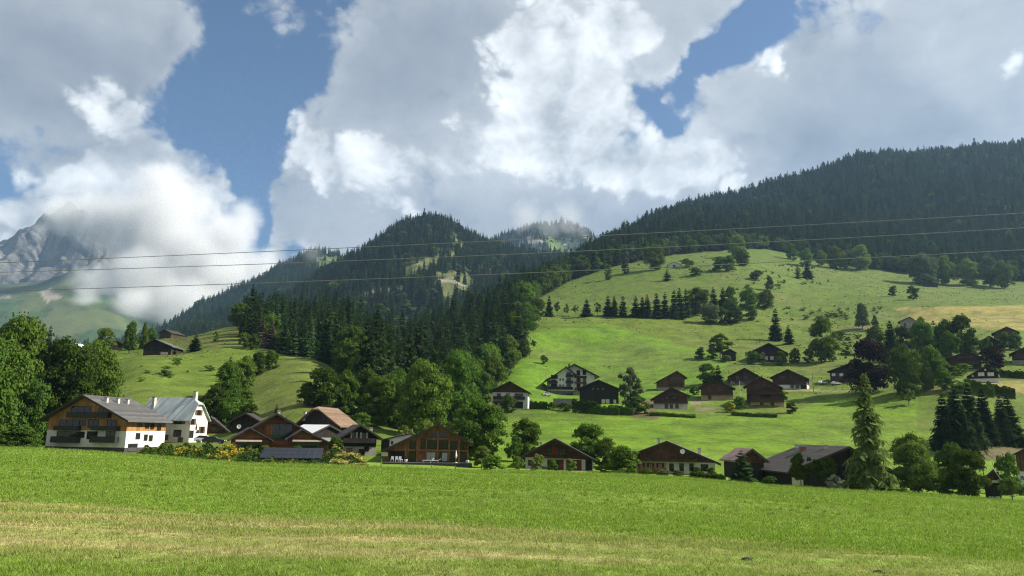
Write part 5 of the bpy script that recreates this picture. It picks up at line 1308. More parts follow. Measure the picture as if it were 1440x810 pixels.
# ------------------------------------------------------------------ single trees and shrubs, one survey line each
def build_trees():
    L = LEAF
    T = [
    # kind, px, base, top, width, label, options
    # bank beside the apartment house
    ('low', 12, 629, 462, 96, 'tallest leafy tree of the dense clump beside the apartment house', dict(mat=L['dark'], Y=168, seed=0)),
    ('low', 78, 628, 490, 92, 'broad leafy tree directly behind the apartment house roof', dict(mat=L['dark'], Y=172, seed=1)),
    ('low', 118, 622, 497, 74, 'leafy tree rising over the apartment house ridge, nearest the knoll meadow', dict(mat=L['mid'], Y=182, seed=2)),
    ('low', -38, 630, 476, 110, 'leafy tree of the dense clump, cut off by the frame edge', dict(mat=L['mid'], Y=150, seed=1)),
    ('low', 36, 629, 542, 50, 'lower leafy tree in front of the dense clump, touching the apartment house eaves', dict(mat=L['dark'], Y=163, seed=0)),
    ('bush', 22, 631, 596, 46, 'dark bush at the foot of the dense clump beside the hay meadow', dict(mat=L['dark'], Y=141)),
    ('bush', 42, 632, 606, 24, 'smaller dark bush against the apartment house corner', dict(mat=L['dark'], Y=143, seed=1)),
    # knoll skyline and meadow
    ('spruce', 55, 494, 452, 15, 'tallest spruce on the knoll skyline above the dense leafy clump', dict(seed=0)),
    ('spruce', 67, 494, 455, 13, 'spruce close beside the tallest one on the knoll skyline', dict(seed=1)),
    ('spruce', 77, 494, 470, 9, 'small spruce of the knoll skyline left of the white roof house', dict(seed=2)),
    ('spruce', 92, 495, 476, 10, 'small spruce touching the white roof house', dict(seed=3)),
    ('spruce', 102, 490, 470, 8, 'thin spruce rising behind the white roof house', dict(seed=0)),
    ('spruce', 121, 492, 474, 9, 'thin spruce between the white roof house and the round leafy tree', dict(seed=1)),
    ('low', 146, 494, 463, 26, 'round leafy tree beside the small black barn on the knoll', dict(mat=L['mid'])),
    ('spire', 181, 497, 453, 24, 'tall dark leafy tree between two dark barns on the knoll', dict(mat=L['dark'], seed=1)),
    ('spire', 201, 495, 455, 14, 'slender dark tree just behind the gabled barn on the knoll', dict(mat=L['dark'], seed=2)),
    ('low', 211, 489, 462, 17, 'dark leafy tree over the ridge of the gabled barn', dict(mat=L['dark'], seed=3)),
    ('low', 121, 500, 484, 15, 'small leafy tree below the white roof house', dict(mat=L['mid'], seed=2)),
    ('low', 152, 506, 492, 9, 'little tree on the meadow below the small black barn', dict(mat=L['mid'], seed=1)),
    ('spruce', 274, 494, 470, 21, 'broad spruce standing alone on the knoll meadow', dict(seed=2)),
    ('loose', 302, 487, 467, 10, 'thin leafy sapling between the lone spruce and the dark woods', dict(mat=L['mid'])),
    ('low', 343, 489, 468, 16, 'leafy tree beside the greyish dead spruces at the wood edge', dict(mat=L['mid'], seed=1)),
    ('low', 354, 492, 470, 15, 'leafy tree in front of the greyish dead spruces', dict(mat=L['dark'], seed=2)),
    ('spruce', 367, 488, 440, 18, 'tall reddish grey dying spruce at the edge of the dark woods', dict(mat=NEEDLE_DEAD, seed=1)),
    ('spruce', 380, 490, 447, 16, 'shorter brownish dying spruce beside the tall reddish grey one', dict(mat=NEEDLE_DEAD, seed=2)),
    ('spruce', 398, 497, 450, 18, 'dark spruce at the top of the smooth knoll slope', dict(seed=3)),
    ('spruce', 411, 500, 447, 18, 'second dark spruce at the top of the smooth knoll slope', dict(seed=0)),
    ('spruce', 426, 501, 441, 20, 'tallest dark spruce at the top of the smooth knoll slope', dict(seed=1)),
    # gully between the two meadows
    ('low', 318, 578, 514, 40, 'spreading leafy tree in the gully between the two knoll meadows', dict(mat=L['dark'], seed=0)),
    ('spruce', 323, 528, 500, 14, 'young spruce topping the gully trees', dict(seed=1)),
    ('low', 340, 556, 504, 30, 'leafy tree halfway up the gully', dict(mat=L['mid'], seed=1)),
    ('spruce', 349, 530, 498, 15, 'dark spruce halfway up the gully', dict(seed=2)),
    ('low', 362, 528, 496, 22, 'dark bushy tree near the head of the gully', dict(mat=L['dark'], seed=3)),
    ('low', 380, 520, 494, 22, 'round bushy tree at the head of the gully', dict(mat=L['dark'], seed=1)),
    ('low', 300, 596, 545, 38, 'leafy tree behind the zinc roofed house', dict(mat=L['dark'], seed=2, Y=196)),
    ('low', 326, 604, 557, 42, 'leafy tree between the zinc roofed house and the gully', dict(mat=L['mid'], seed=1, Y=194)),
    ('bush', 343, 572, 548, 26, 'leafy scrub on the lower side of the gully', dict(mat=L['dark'], seed=1)),
    ('bush', 307, 562, 538, 24, 'scrub in the gully just above the zinc roofed house', dict(mat=L['mid'], seed=2)),
    ('low', 350, 602, 572, 30, 'dark leafy tree behind the small dark house with dishes', dict(mat=L['dark'], seed=0, Y=192)),
    ('spruce', 388, 590, 565, 10, 'small young spruce above the ridge of the wide reddish chalet', dict(seed=2, Y=190)),
    ('low', 452, 590, 536, 48, 'dense leafy tree above the brown barn roof', dict(mat=L['dark'], seed=0, Y=205)),
    ('low', 484, 592, 534, 40, 'leafy tree over the brown barn roof, against the dark woods', dict(mat=L['dark'], seed=1, Y=212)),
    ('low', 432, 588, 556, 26, 'lower leafy tree at the side of the brown barn ridge', dict(mat=L['dark'], seed=2, Y=204)),
    ('bush', 506, 606, 582, 30, 'bush hiding the foot of the little brown cabin', dict(mat=L['mid'], seed=1, Y=190)),
    # the leafy mass below the woods
    ('low', 530, 604, 538, 54, 'dark leafy tree nearest the black chalet with white shutters', dict(mat=L['dark'], seed=0, Y=205)),
    ('low', 560, 606, 528, 50, 'dark leafy tree behind the white shed', dict(mat=L['dark'], seed=1, Y=215)),
    ('low', 596, 618, 517, 76, 'largest leafy tree above the glazed larch chalet', dict(mat=L['mid'], seed=2, Y=200)),
    ('low', 642, 606, 504, 62, 'tall leafy tree behind the round dark one beside the glazed chalet', dict(mat=L['mid'], seed=0, Y=230)),
    ('low', 668, 572, 516, 44, 'leafy tree at the wood edge above the balcony chalet', dict(mat=L['dark'], seed=1, Y=285)),
    ('low', 690, 560, 510, 40, 'leafy tree at the wood edge where the pasture begins', dict(mat=L['mid'], seed=2, Y=320)),
    ('low', 712, 530, 488, 36, 'leafy tree halfway up the wood edge beside the pasture', dict(mat=L['mid'], seed=0, Y=390)),
    ('low', 510, 580, 528, 44, 'dark leafy tree between the little brown cabin and the woods', dict(mat=L['dark'], seed=2, Y=240)),
    ('low', 545, 560, 505, 46, 'leafy crown low in the notch of the woods', dict(mat=L['dark'], seed=1, Y=300)),
    ('low', 620, 560, 500, 44, 'leafy crown among the spruces above the largest leafy tree', dict(mat=L['dark'], seed=0, Y=300)),
    ('loose', 568, 612, 584, 24, 'light green young tree at the glazed chalet eaves', dict(mat=L['light'], seed=0, Y=165)),
    ('loose', 597, 610, 575, 27, 'light green young tree above the glazed chalet ridge', dict(mat=L['light'], seed=1, Y=168)),
    ('loose', 640, 614, 574, 34, 'light leafy tree right behind the glazed chalet gable', dict(mat=L['light'], seed=2, Y=172)),
    ('low', 672, 652, 575, 72, 'round dark tree beside the glazed larch chalet', dict(mat=L['dark'], seed=1, Y=152)),
    ('bush', 677, 655, 625, 23, 'light green bush at the glazed chalet terrace end', dict(mat=L['light'], seed=2, Y=131)),
    ('bush', 694, 664, 643, 26, 'low grey green bush between the glazed and the red shutter chalets', dict(mat=L['mid'], seed=0, Y=124)),
    ('low', 738, 654, 598, 40, 'leafy tree between the round dark tree and the red shutter chalet', dict(mat=L['mid'], seed=1, Y=150)),
    ('loose', 722, 660, 620, 26, 'slim light tree beside the red shutter chalet gable', dict(mat=L['mid'], seed=3, Y=140)),
    ('bush', 729, 662, 644, 15, 'small bush at the corner of the red shutter chalet', dict(mat=L['light'], seed=1, Y=128)),
    ('bush', 757, 661.5, 639, 19, 'largest of three pale shrubs before the red shutter chalet', dict(mat=L['light'], seed=0, Y=125)),
    ('bush', 777, 661.5, 646, 12, 'smallest of three pale shrubs before the red shutter chalet', dict(mat=L['light'], seed=1, Y=125)),
    ('bush', 805, 663, 646, 13, 'pale shrub by the far red shutter door', dict(mat=L['light'], seed=2, Y=125)),
    ('low', 828, 654, 603, 52, 'leafy tree behind the red shutter chalet', dict(mat=L['mid'], seed=0, Y=152)),
    ('low', 852, 660, 622, 36, 'leafy shrub tree between the red shutter chalet and the big bush', dict(mat=L['dark'], seed=1, Y=145)),
    ('bush', 874, 668, 630, 44, 'big round bush beside the long low chalet', dict(mat=L['mid'], seed=2, Y=128)),
    ('bush', 848, 665, 655, 22, 'low yellow green shrub beside the red shutter chalet wall', dict(mat=L['lime'], seed=1, Y=130)),
    ('bush', 910, 668, 659, 18, 'garden shrub below the cream wall of the long low chalet', dict(mat=L['mid'], seed=1, Y=125)),
    ('bush', 934, 669, 660, 20, 'grey green shrub under the white dish chalet wall', dict(mat=L['grey'], seed=2, Y=125)),
    ('bush', 953, 671, 663, 18, 'dark low shrub in front of the long low chalet', dict(mat=L['dark'], seed=0, Y=126)),
    ('bush', 980, 670, 656, 14, 'rounded shrub beside the end window of the long low chalet', dict(mat=L['mid'], seed=1, Y=126)),
    ('bush', 1000, 670, 655, 16, 'rounded shrub at the far corner of the long low chalet', dict(mat=L['mid'], seed=0, Y=126)),
    ('bush', 995, 674, 666, 44, 'low hedge between the long low chalet and the black barn', dict(mat=L['dark'], seed=2, Y=123)),
    ('spruce', 1043, 677.5, 633, 36, 'young broad spruce in front of the black hay barn', dict(seed=0, Y=124)),
    ('bush', 1082, 679, 668, 18, 'bush between the black hay barn and the old farmhouse', dict(mat=L['dark'], seed=1, Y=126)),
    ('loose', 1127, 687, 644, 34, 'fruit tree in front of the old farmhouse eaves', dict(mat=L['mid'], seed=0, Y=122)),
    ('loose', 1163, 688, 646, 36, 'second fruit tree in front of the old farmhouse, beside the white blossom', dict(mat=L['dark'], seed=1, Y=122)),
    ('bush', 1174, 688, 668, 20, 'round shrub covered in white blossom before the old farmhouse', dict(mat=L['white'], seed=0, Y=120)),
    ('larch', 1223, 692, 525, 62, 'tall feathery conifer towering over the old farmhouse', dict(Y=122)),
    ('bush', 1247, 693, 680, 22, 'low shrub at the foot of the tall feathery conifer', dict(mat=L['mid'], seed=1, Y=121)),
    ('bush', 1206, 692, 683, 18, 'small shrub left of the tall feathery conifer trunk', dict(mat=L['mid'], seed=2, Y=120)),
    ('bush', 1270, 696, 689, 20, 'small mound of shrub beside the willow like tree', dict(mat=L['mid'], seed=0, Y=120)),
    ('low', 1292, 697, 633, 62, 'rounded pale tree on the meadow edge beside the feathery conifer', dict(mat=L['light'], seed=0, Y=126)),
    ('low', 1287, 680, 614, 46, 'dark leafy tree behind the rounded pale one', dict(mat=L['mid'], seed=1, Y=150)),
    ('low', 1338, 684, 626, 44, 'bluish leafy tree between the pale tree and the chestnut', dict(mat=L['dark'], seed=2, Y=152)),
    ('low', 1328, 697, 662, 34, 'light understorey tree between the pale tree and the chestnut', dict(mat=L['light'], seed=1, Y=128)),
    ('low', 1362, 700, 640, 52, 'dark chestnut tree beside the small dark hut', dict(mat=L['dark'], seed=0, Y=125)),
    ('loose', 1419, 684, 628, 32, 'slender leafy tree behind the small dark hut', dict(mat=L['mid'], seed=1, Y=148)),
    ('loose', 1424, 705, 674, 36, 'crooked yellow green apple tree at the meadow corner', dict(mat=L['lime'], seed=2, Y=117)),
    ('spruce', 1331, 634, 554, 34, 'spruce at the outer end of the dark spruce group above the pale tree', dict(seed=0)),
    ('spruce', 1352, 640, 546, 38, 'largest spruce of the dark group', dict(seed=1)),
    ('spruce', 1341, 626, 550, 30, 'spruce between the outer and the largest of the dark group', dict(seed=2)),
    ('spruce', 1366, 628, 538, 34, 'tallest slim spruce of the dark group', dict(seed=0)),
    ('spruce', 1386, 622, 546, 32, 'spruce at the inner end of the dark group', dict(seed=1)),
    ('spruce', 1411, 624, 556, 28, 'spruce of the pair apart from the dark group', dict(seed=2)),
    ('spruce', 1424, 624, 556, 30, 'outer spruce of the pair apart from the dark group', dict(seed=0)),
    # around the hillside houses
    ('bush', 765, 512, 499, 11, 'lone dark bush on the pasture above the balcony chalet', dict(mat=L['dark'], seed=1)),
    ('loose', 887, 574, 520, 36, 'silvery grey leafy tree beside the black barn', dict(mat=L['grey'], seed=0, bottom=.06)),
    ('bush', 898, 580, 556, 26, 'shrub at the foot of the silvery tree', dict(mat=L['dark'], seed=1, Y=258)),
    ('bush', 822, 577, 560, 34, 'dark hedge bush before the black barn doors', dict(mat=L['dark'], seed=0, Y=256)),
    ('bush', 850, 578, 566, 40, 'long hedge bush under the black barn', dict(mat=L['dark'], seed=2, Y=255)),
    ('bush', 873, 579, 567, 34, 'hedge bush between the black barn and the silvery tree', dict(mat=L['dark'], seed=1, Y=255)),
    ('bush', 795, 573, 562, 24, 'bush on the wall below the hotel terrace', dict(mat=L['dark'], seed=1, Y=262)),
    ('bush', 775, 571, 561, 16, 'clipped bush between the balcony chalet and the hotel', dict(mat=L['dark'], seed=2, Y=266)),
    ('bush', 757, 571, 561, 24, 'clipped hedge beside the balcony chalet', dict(mat=L['dark'], seed=0, Y=266)),
    ('low', 714, 580, 556, 22, 'dark little tree hiding the balcony chalet basement', dict(mat=L['dark'], seed=1, Y=258)),
    ('bush', 675, 576, 564, 22, 'bush beside the balcony chalet driveway', dict(mat=L['mid'], seed=1, Y=272)),
    ('low', 995, 541, 513, 26, 'round dark tree above the brown chalet with cream ground floor', dict(mat=L['dark'], seed=0)),
    ('spruce', 1010, 541, 512, 16, 'spruce beside the round dark tree among the brown chalets', dict(seed=1)),
    ('bush', 977, 556, 543, 14, 'bush between two brown chalets on the slope', dict(mat=L['mid'], seed=1)),
    ('bush', 1026, 567, 553, 16, 'rhododendron covered in yellow flowers beside the cream chalet', dict(mat=L['yellow'], seed=0, Y=262, name='flowering_bush')),
    ('bush', 1040, 563, 545, 18, 'green bush behind the yellow flowering one', dict(mat=L['mid'], seed=0, Y=268)),
    ('bush', 1112, 572, 556, 16, 'bush at the corner of the lowest brown chalet', dict(mat=L['dark'], seed=0, Y=258)),
    ('bush', 1098, 549, 531, 18, 'leafy bush between the stepped roof chalet and its neighbour', dict(mat=L['mid'], seed=2, Y=285)),
    ('bush', 945, 578, 573.5, 62, 'low grey green hedge below the white based chalet', dict(mat=L['light'], seed=1, Y=253)),
    ('bush', 1060, 578, 573, 60, 'low hedge below the cream based chalet', dict(mat=L['light'], seed=0, Y=252)),
    ('low', 985, 506, 489, 16, 'small dark tree casting a round shadow beside the tiny dark hut', dict(mat=L['dark'], seed=1)),
    ('loose', 1013, 503, 471, 34, 'open leafy tree over the tiny dark hut', dict(mat=L['mid'], seed=0)),
    ('low', 1003, 505, 487, 15, 'leafy tree just beside the tiny dark hut', dict(mat=L['mid'], seed=2)),
    ('bush', 1022, 509, 499, 14, 'bush hiding the corner of the tiny dark hut', dict(mat=L['mid'], seed=1)),
    ('low', 1057, 512, 494, 18, 'bushy tree at one end of the long low barn', dict(mat=L['mid'], seed=1)),
    ('bush', 1070, 512, 495, 14, 'shrub in front of the long low barn doors', dict(mat=L['grey'], seed=2)),
    ('low', 1098, 514, 495, 18, 'bushy tree in front of the long low barn', dict(mat=L['mid'], seed=0)),
    ('low', 1118, 511, 490, 18, 'bushy tree at the far end of the long low barn', dict(mat=L['mid'], seed=3)),
    ('low', 1136, 511, 491, 15, 'small tree between the long low barn and the big pasture tree', dict(mat=L['mid'], seed=2)),
    ('spruce', 1091, 480, 430, 20, 'taller of two spruces above the long low barn', dict(seed=1)),
    ('spruce', 1110, 484, 455, 17, 'shorter of two spruces above the long low barn', dict(seed=2)),
    ('low', 1160, 509, 450, 42, 'big leafy pasture tree beyond the long low barn', dict(mat=L['mid'], seed=0)),
    ('bush', 1181, 478, 465, 15, 'scrub between the pasture tree and the sandy track', dict(mat=L['mid'], seed=1)),
    ('spire', 1213, 463, 427, 24, 'grey green pointed tree beside the sandy track', dict(mat=L['grey'], seed=1)),
    ('spire', 1231, 464, 443, 11, 'small pointed tree next to the grey green pointed one', dict(mat=L['grey'], seed=2)),
    # the clump around the purple beech
    ('low', 1224, 553, 482, 62, 'purple leaved beech beside the white band chalet', dict(mat=L['purple'], seed=0)),
    ('low', 1276, 556, 488, 42, 'bright green maple next to the purple beech', dict(mat=L['dark'], seed=1)),
    ('low', 1309, 546, 489, 36, 'leafy tree between the maple and the black and white chalet', dict(mat=L['mid'], seed=2)),
    ('spruce', 1254, 512, 448, 24, 'dark spruce rising behind the purple beech', dict(seed=0)),
    ('low', 1270, 503, 461, 34, 'rounded grey green tree above the white walled house', dict(mat=L['grey'], seed=0)),
    ('low', 1300, 505, 449, 34, 'leafy tree behind the rounded grey green one', dict(mat=L['mid'], seed=1)),
    ('spruce', 1317, 500, 447, 18, 'dark spruce in the middle of the tree clump', dict(seed=1)),
    ('low', 1331, 498, 450, 26, 'dark leafy tree beside the middle spruce of the clump', dict(mat=L['dark'], seed=2)),
    ('low', 1356, 502, 446, 42, 'broadest leafy tree on top of the clump below the hay field', dict(mat=L['dark'], seed=0)),
    ('low', 1336, 512, 468, 30, 'lower leafy tree in front of the broadest one', dict(mat=L['mid'], seed=1)),
    ('low', 1232, 498, 460, 28, 'leafy tree at the uphill side of the purple beech', dict(mat=L['mid'], seed=3)),
    ('bush', 1361, 494, 481, 18, 'light round bush above the large dark chalet', dict(mat=L['light'], seed=0)),
    ('low', 1398, 519, 488, 30, 'reddish bushy tree between two dark chalets', dict(mat=L['purple'], seed=1)),
    ('low', 1390, 489, 470, 15, 'leafy tree between the two upper dark chalets', dict(mat=L['mid'], seed=0, Y=385)),
    ('low', 1412, 491, 468, 17, 'leafy tree at the reddish brown chalet door', dict(mat=L['mid'], seed=2, Y=395)),
    ('low', 1428, 494, 470, 18, 'leafy tree before the chalet below the hay field', dict(mat=L['mid'], seed=1, Y=392)),
    ('loose', 1278, 570, 549, 20, 'small crooked fruit tree alone on the lower meadow', dict(mat=L['light'], seed=0)),
    ('low', 1330, 560, 534, 22, 'leafy shrub tree at the end of the yellow mown strip', dict(mat=L['mid'], seed=2, Y=272)),
    ('low', 1305, 556, 529, 20, 'light leafy tree below the maple', dict(mat=L['light'], seed=1, Y=276)),
    ('bush', 1378, 553, 536, 34, 'dark hedge in front of the black and white chalet', dict(mat=L['dark'], seed=1, Y=268)),
    ('bush', 1408, 552, 538, 32, 'dark hedge end beside the black and white chalet', dict(mat=L['dark'], seed=0, Y=268)),
    ('bush', 1352, 556, 537, 26, 'bush at the near corner of the black and white chalet', dict(mat=L['mid'], seed=2, Y=268)),
    ('bush', 1352, 524, 508, 26, 'bush below the large dark chalet', dict(mat=L['mid'], seed=1, Y=315)),
    ('bush', 1332, 530, 512, 30, 'bush between the clump and the large dark chalet', dict(mat=L['mid'], seed=0, Y=310)),
    ('bush', 1425, 528, 518, 32, 'clipped hedge uphill of the black and white chalet', dict(mat=L['dark'], seed=0, Y=300)),
    # the hedgerow of spruces
    ('low', 737, 446, 414, 34, 'leafy tree where the spruce row meets the wood', dict(mat=L['mid'], seed=0)),
    ('low', 756, 445, 420, 24, 'second leafy tree at the wood end of the spruce row', dict(mat=L['dark'], seed=1)),
    ('spruce', 772, 445, 413, 13, 'spruce closing the leafy wood end of the row', dict(seed=1)),
    ('loose', 784, 444, 424, 10, 'thin birch beside the leafy wood end of the row', dict(mat=L['mid'], seed=1)),
    ('loose', 796, 444, 426, 9, 'thin birch in the gap of the spruce row', dict(mat=L['mid'], seed=2)),
    ('loose', 809, 444, 428, 11, 'small birch just before the lone row spruce', dict(mat=L['mid'], seed=3)),
    ('spruce', 825, 445, 418, 16, 'lone spruce standing apart in the row across the pasture', dict(seed=0)),
    ('loose', 840, 444, 426, 12, 'small birch after the lone row spruce', dict(mat=L['mid'], seed=0)),
    ('spruce', 855, 445, 413, 15, 'first spruce of the dense part of the row, from the birches', dict(seed=1)),
    ('spruce', 864, 445, 414, 14, 'second spruce of the dense part of the row, from the birches', dict(seed=2)),
    ('spruce', 876, 446, 414, 15, 'third spruce of the dense part of the row, from the birches', dict(seed=3)),
    ('spruce', 894, 446, 414, 17, 'fourth spruce of the dense part of the row, after a gap', dict(seed=0)),
    ('spruce', 904, 446, 415, 14, 'fifth spruce of the dense part of the row', dict(seed=1)),
    ('spruce', 911, 447, 411, 16, 'sixth spruce of the dense part of the row', dict(seed=2)),
    ('spruce', 924, 447, 409, 17, 'seventh spruce of the dense part of the row', dict(seed=3)),
    ('spruce', 935, 447, 408, 16, 'eighth spruce of the dense part of the row', dict(seed=0)),
    ('spruce', 948, 448, 405, 18, 'ninth spruce of the dense part of the row', dict(seed=1)),
    ('spruce', 956, 448, 401, 20, 'tallest spruce of the row across the pasture', dict(seed=2)),
    ('spruce', 965, 446, 402, 15, 'spruce just past the tallest one of the row', dict(seed=3)),
    ('low', 982, 442, 405, 32, 'leafy tree after the tallest spruces of the row', dict(mat=L['dark'], seed=1)),
    ('spruce', 1004, 437, 401, 17, 'first of two spruces past the leafy tree of the row', dict(seed=0)),
    ('spruce', 1017, 438, 401, 17, 'second of two spruces past the leafy tree of the row', dict(seed=1)),
    ('low', 1028, 442, 404, 20, 'leafy tree beside the two end spruces of the row', dict(mat=L['dark'], seed=0)),
    ('low', 1000, 456, 427, 26, 'light rounded tree below the two end spruces of the row', dict(mat=L['grey'], seed=1)),
    ('low', 1016, 455, 432, 22, 'rounded tree next to the light one below the row', dict(mat=L['mid'], seed=2)),
    ('low', 1033, 455, 432, 28, 'dark bushy tree in the hollow at the end of the row', dict(mat=L['dark'], seed=3)),
    ('low', 1057, 450, 430, 20, 'rounded tree at the outer end of the hollow', dict(mat=L['mid'], seed=0)),
    ('low', 1054, 434, 405, 28, 'leafy tree uphill of the hollow', dict(mat=L['mid'], seed=1)),
    ('low', 1076, 434, 407, 26, 'wide leafy tree at the top of the hollow', dict(mat=L['mid'], seed=2)),
    ('spire', 1083, 410, 388, 15, 'pointed tree above the hollow', dict(mat=L['grey'], seed=1)),
    # high pasture
    ('low', 855, 394, 371, 12, 'small dark tree on the high pasture near the wood corner', dict(mat=L['dark'], seed=1)),
    ('low', 880, 385, 369, 12, 'round dark tree on the high pasture', dict(mat=L['dark'], seed=2)),
    ('spruce', 938, 395, 377, 16, 'broad little spruce below the white walled hut', dict(seed=2)),
    ('low', 922, 380, 344, 28, 'tall leafy tree beside the white walled hut', dict(mat=L['light'], seed=0)),
    ('bush', 967, 376, 363, 18, 'bush on the uphill side of the white walled hut', dict(mat=L['mid'], seed=1)),
    ('bush', 978, 388, 374, 17, 'round dark bush below the white walled hut', dict(mat=L['dark'], seed=2)),
    ('low', 1011, 381, 361, 22, 'leafy tree of a close pair on the high pasture', dict(mat=L['mid'], seed=1)),
    ('low', 1024, 382, 359, 22, 'second leafy tree of the close pair on the high pasture', dict(mat=L['mid'], seed=2)),
    ('low', 1044, 374, 350, 20, 'round leafy tree standing above the close pair', dict(mat=L['mid'], seed=3)),
    ('low', 1038, 364, 331, 26, 'tall leafy tree at the forest edge above the close pair', dict(mat=L['light'], seed=0)),
    ('bush', 1064, 394, 379, 18, 'pale bush on the tufted high pasture', dict(mat=L['grey'], seed=1)),
    ('low', 1115, 366, 343, 18, 'compact round tree beside the hidden hut', dict(mat=L['dark'], seed=0)),
    ('low', 1135, 375, 349, 20, 'yellowish round tree below the hidden hut', dict(mat=L['light'], seed=1)),
    ('spruce', 1122, 392, 369, 14, 'first of two close spruces on the high pasture', dict(seed=0)),
    ('spruce', 1136, 392, 367, 15, 'second of two close spruces on the high pasture', dict(seed=1)),
    ('low', 1155, 374, 352, 16, 'leafy tree past the yellowish round tree', dict(mat=L['light'], seed=2)),  # forest edge trees from here: light leaf colour stands in for sunlight
    ('low', 1174, 378, 345, 22, 'leafy tree at the forest edge, taller than its neighbours', dict(mat=L['light'], seed=3)),
    ('low', 1187, 378, 353, 15, 'narrower leafy tree at the forest edge', dict(mat=L['light'], seed=1)),
    ('low', 1211, 380, 345, 28, 'pale leafy tree at the forest edge', dict(mat=L['light'], seed=0)),
    ('low', 1300, 400, 356, 38, 'biggest pale tree at the forest edge above the tiny dark hut', dict(mat=L['grey'], seed=1)),
    ('low', 1328, 400, 360, 30, 'leafy tree beside the biggest pale one', dict(mat=L['light'], seed=2)),
    ('low', 1364, 402, 363, 26, 'leafy tree at the far forest edge', dict(mat=L['light'], seed=3)),
    ('low', 1393, 403, 361, 26, 'grey leafy tree at the far forest edge', dict(mat=L['grey'], seed=0)),
    ('low', 1413, 406, 366, 26, 'pale tree nearest the frame edge below the hill forest', dict(mat=L['light'], seed=2)),
    ('low', 1256, 417, 402, 12, 'small round tree below the tiny dark hut', dict(mat=L['dark'], seed=1)),
    ('low', 1285, 422, 402, 17, 'larger round tree below the tiny dark hut', dict(mat=L['dark'], seed=2)),
    ('low', 738, 503, 478, 16, 'leafy tree in the pasture corner beside the wood', dict(mat=L['mid'], seed=0)),
    ('loose', 750, 491, 478, 9, 'tiny tree on the pasture near the wood corner', dict(mat=L['mid'], seed=1)),
    ]
    for k in T:
        kind, px, b, t, w, lab, o = k
        if kind == 'bush' and 'hedge' in lab: place_hedge(px, b, t, w, lab, o['mat'], o.get('seed', 0), o.get('Y')); continue
        place_tree(kind, px, b, t, w, lab, **o)
    # tufts and juniper bushes dotted over the pastures
    me = [broad_one('tuft%d' % i, L['dark'], seed=900 + i, nclump=14, nleaf=420, leaf=.05, bottom=.0) for i in range(3)]
    spots = []
    r = np.random.default_rng(5)
    for poly, n, g in (([(1060,372),(1160,374),(1165,400),(1050,405)], 46, 'juniper bushes on the high pasture'), ([(1100,430),(1250,432),(1240,448),(1110,452)], 40, 'tufts on the middle pasture'),
                       ([(1020,395),(1100,398),(1100,425),(1040,425)], 12, 'juniper bushes on the high pasture'), ([(880,360),(960,362),(1040,376),(1030,392),(900,392)], 14, 'juniper bushes on the high pasture'),
                       ([(1180,465),(1220,470),(1225,500),(1185,505)], 22, 'scrub beside the sandy track'), ([(160,520),(290,505),(310,525),(180,540)], 12, 'small bushes on the knoll meadow')):
        a = np.array(poly); k = 0
        while k < n:
            px, py = r.uniform(a[:, 0].min(), a[:, 0].max()), r.uniform(a[:, 1].min(), a[:, 1].max())
            if inpoly(np.array([px]), np.array([py]), poly)[0]: spots.append((px, py, g)); k += 1
    for i, (px, py, g) in enumerate(spots):
        x, y, z = hit(px, py, 150)
        s = float(np.exp(r.normal(0, .35))) * (1.7 if 'knoll' not in g else 1.1)
        o = link('bush', me[i % 3]); o.location = (x, y, z - .1); o.scale = (s * 1.9, s * 1.9, s * 1.1); o.rotation_euler = (0, 0, r.uniform(0, 6))
        tag(o, {'juniper bushes on the high pasture': 'little dark juniper bush dotted on the high pasture below the hill forest', 'tufts on the middle pasture': 'little dark tuft bush on the pasture beyond the end of the spruce row',
                'scrub beside the sandy track': 'little scrub bush below the sandy track', 'small bushes on the knoll meadow': 'tiny dark bush dotted on the knoll meadow'}[g], 'bush', g)

# ------------------------------------------------------------------ garden bank, solar panels, wires, small things
def leaf_mass(name, pts, size, mat, seed, up=.5):
    r = np.random.default_rng(seed); n = len(pts); p = np.asarray(pts)
    nrm = r.normal(size=(n, 3)); nrm[:, 2] = np.abs(nrm[:, 2]) + up; nrm /= np.linalg.norm(nrm, axis=1)[:, None]
    t = np.cross(nrm, r.normal(size=(n, 3))); t /= np.linalg.norm(t, axis=1)[:, None]; b = np.cross(nrm, t)
    s = (size * r.uniform(.6, 1.5, n))[:, None]
    V = np.stack([p - t * s - b * s * .6, p + t * s * .8 - b * s * .5 + nrm * s * .3, p + t * s + b * s * .7, p - t * s * .7 + b * s * .6], 1).reshape(-1, 3)
    return mesh_np(name, V, np.arange(n * 4).reshape(-1, 4), [mat])

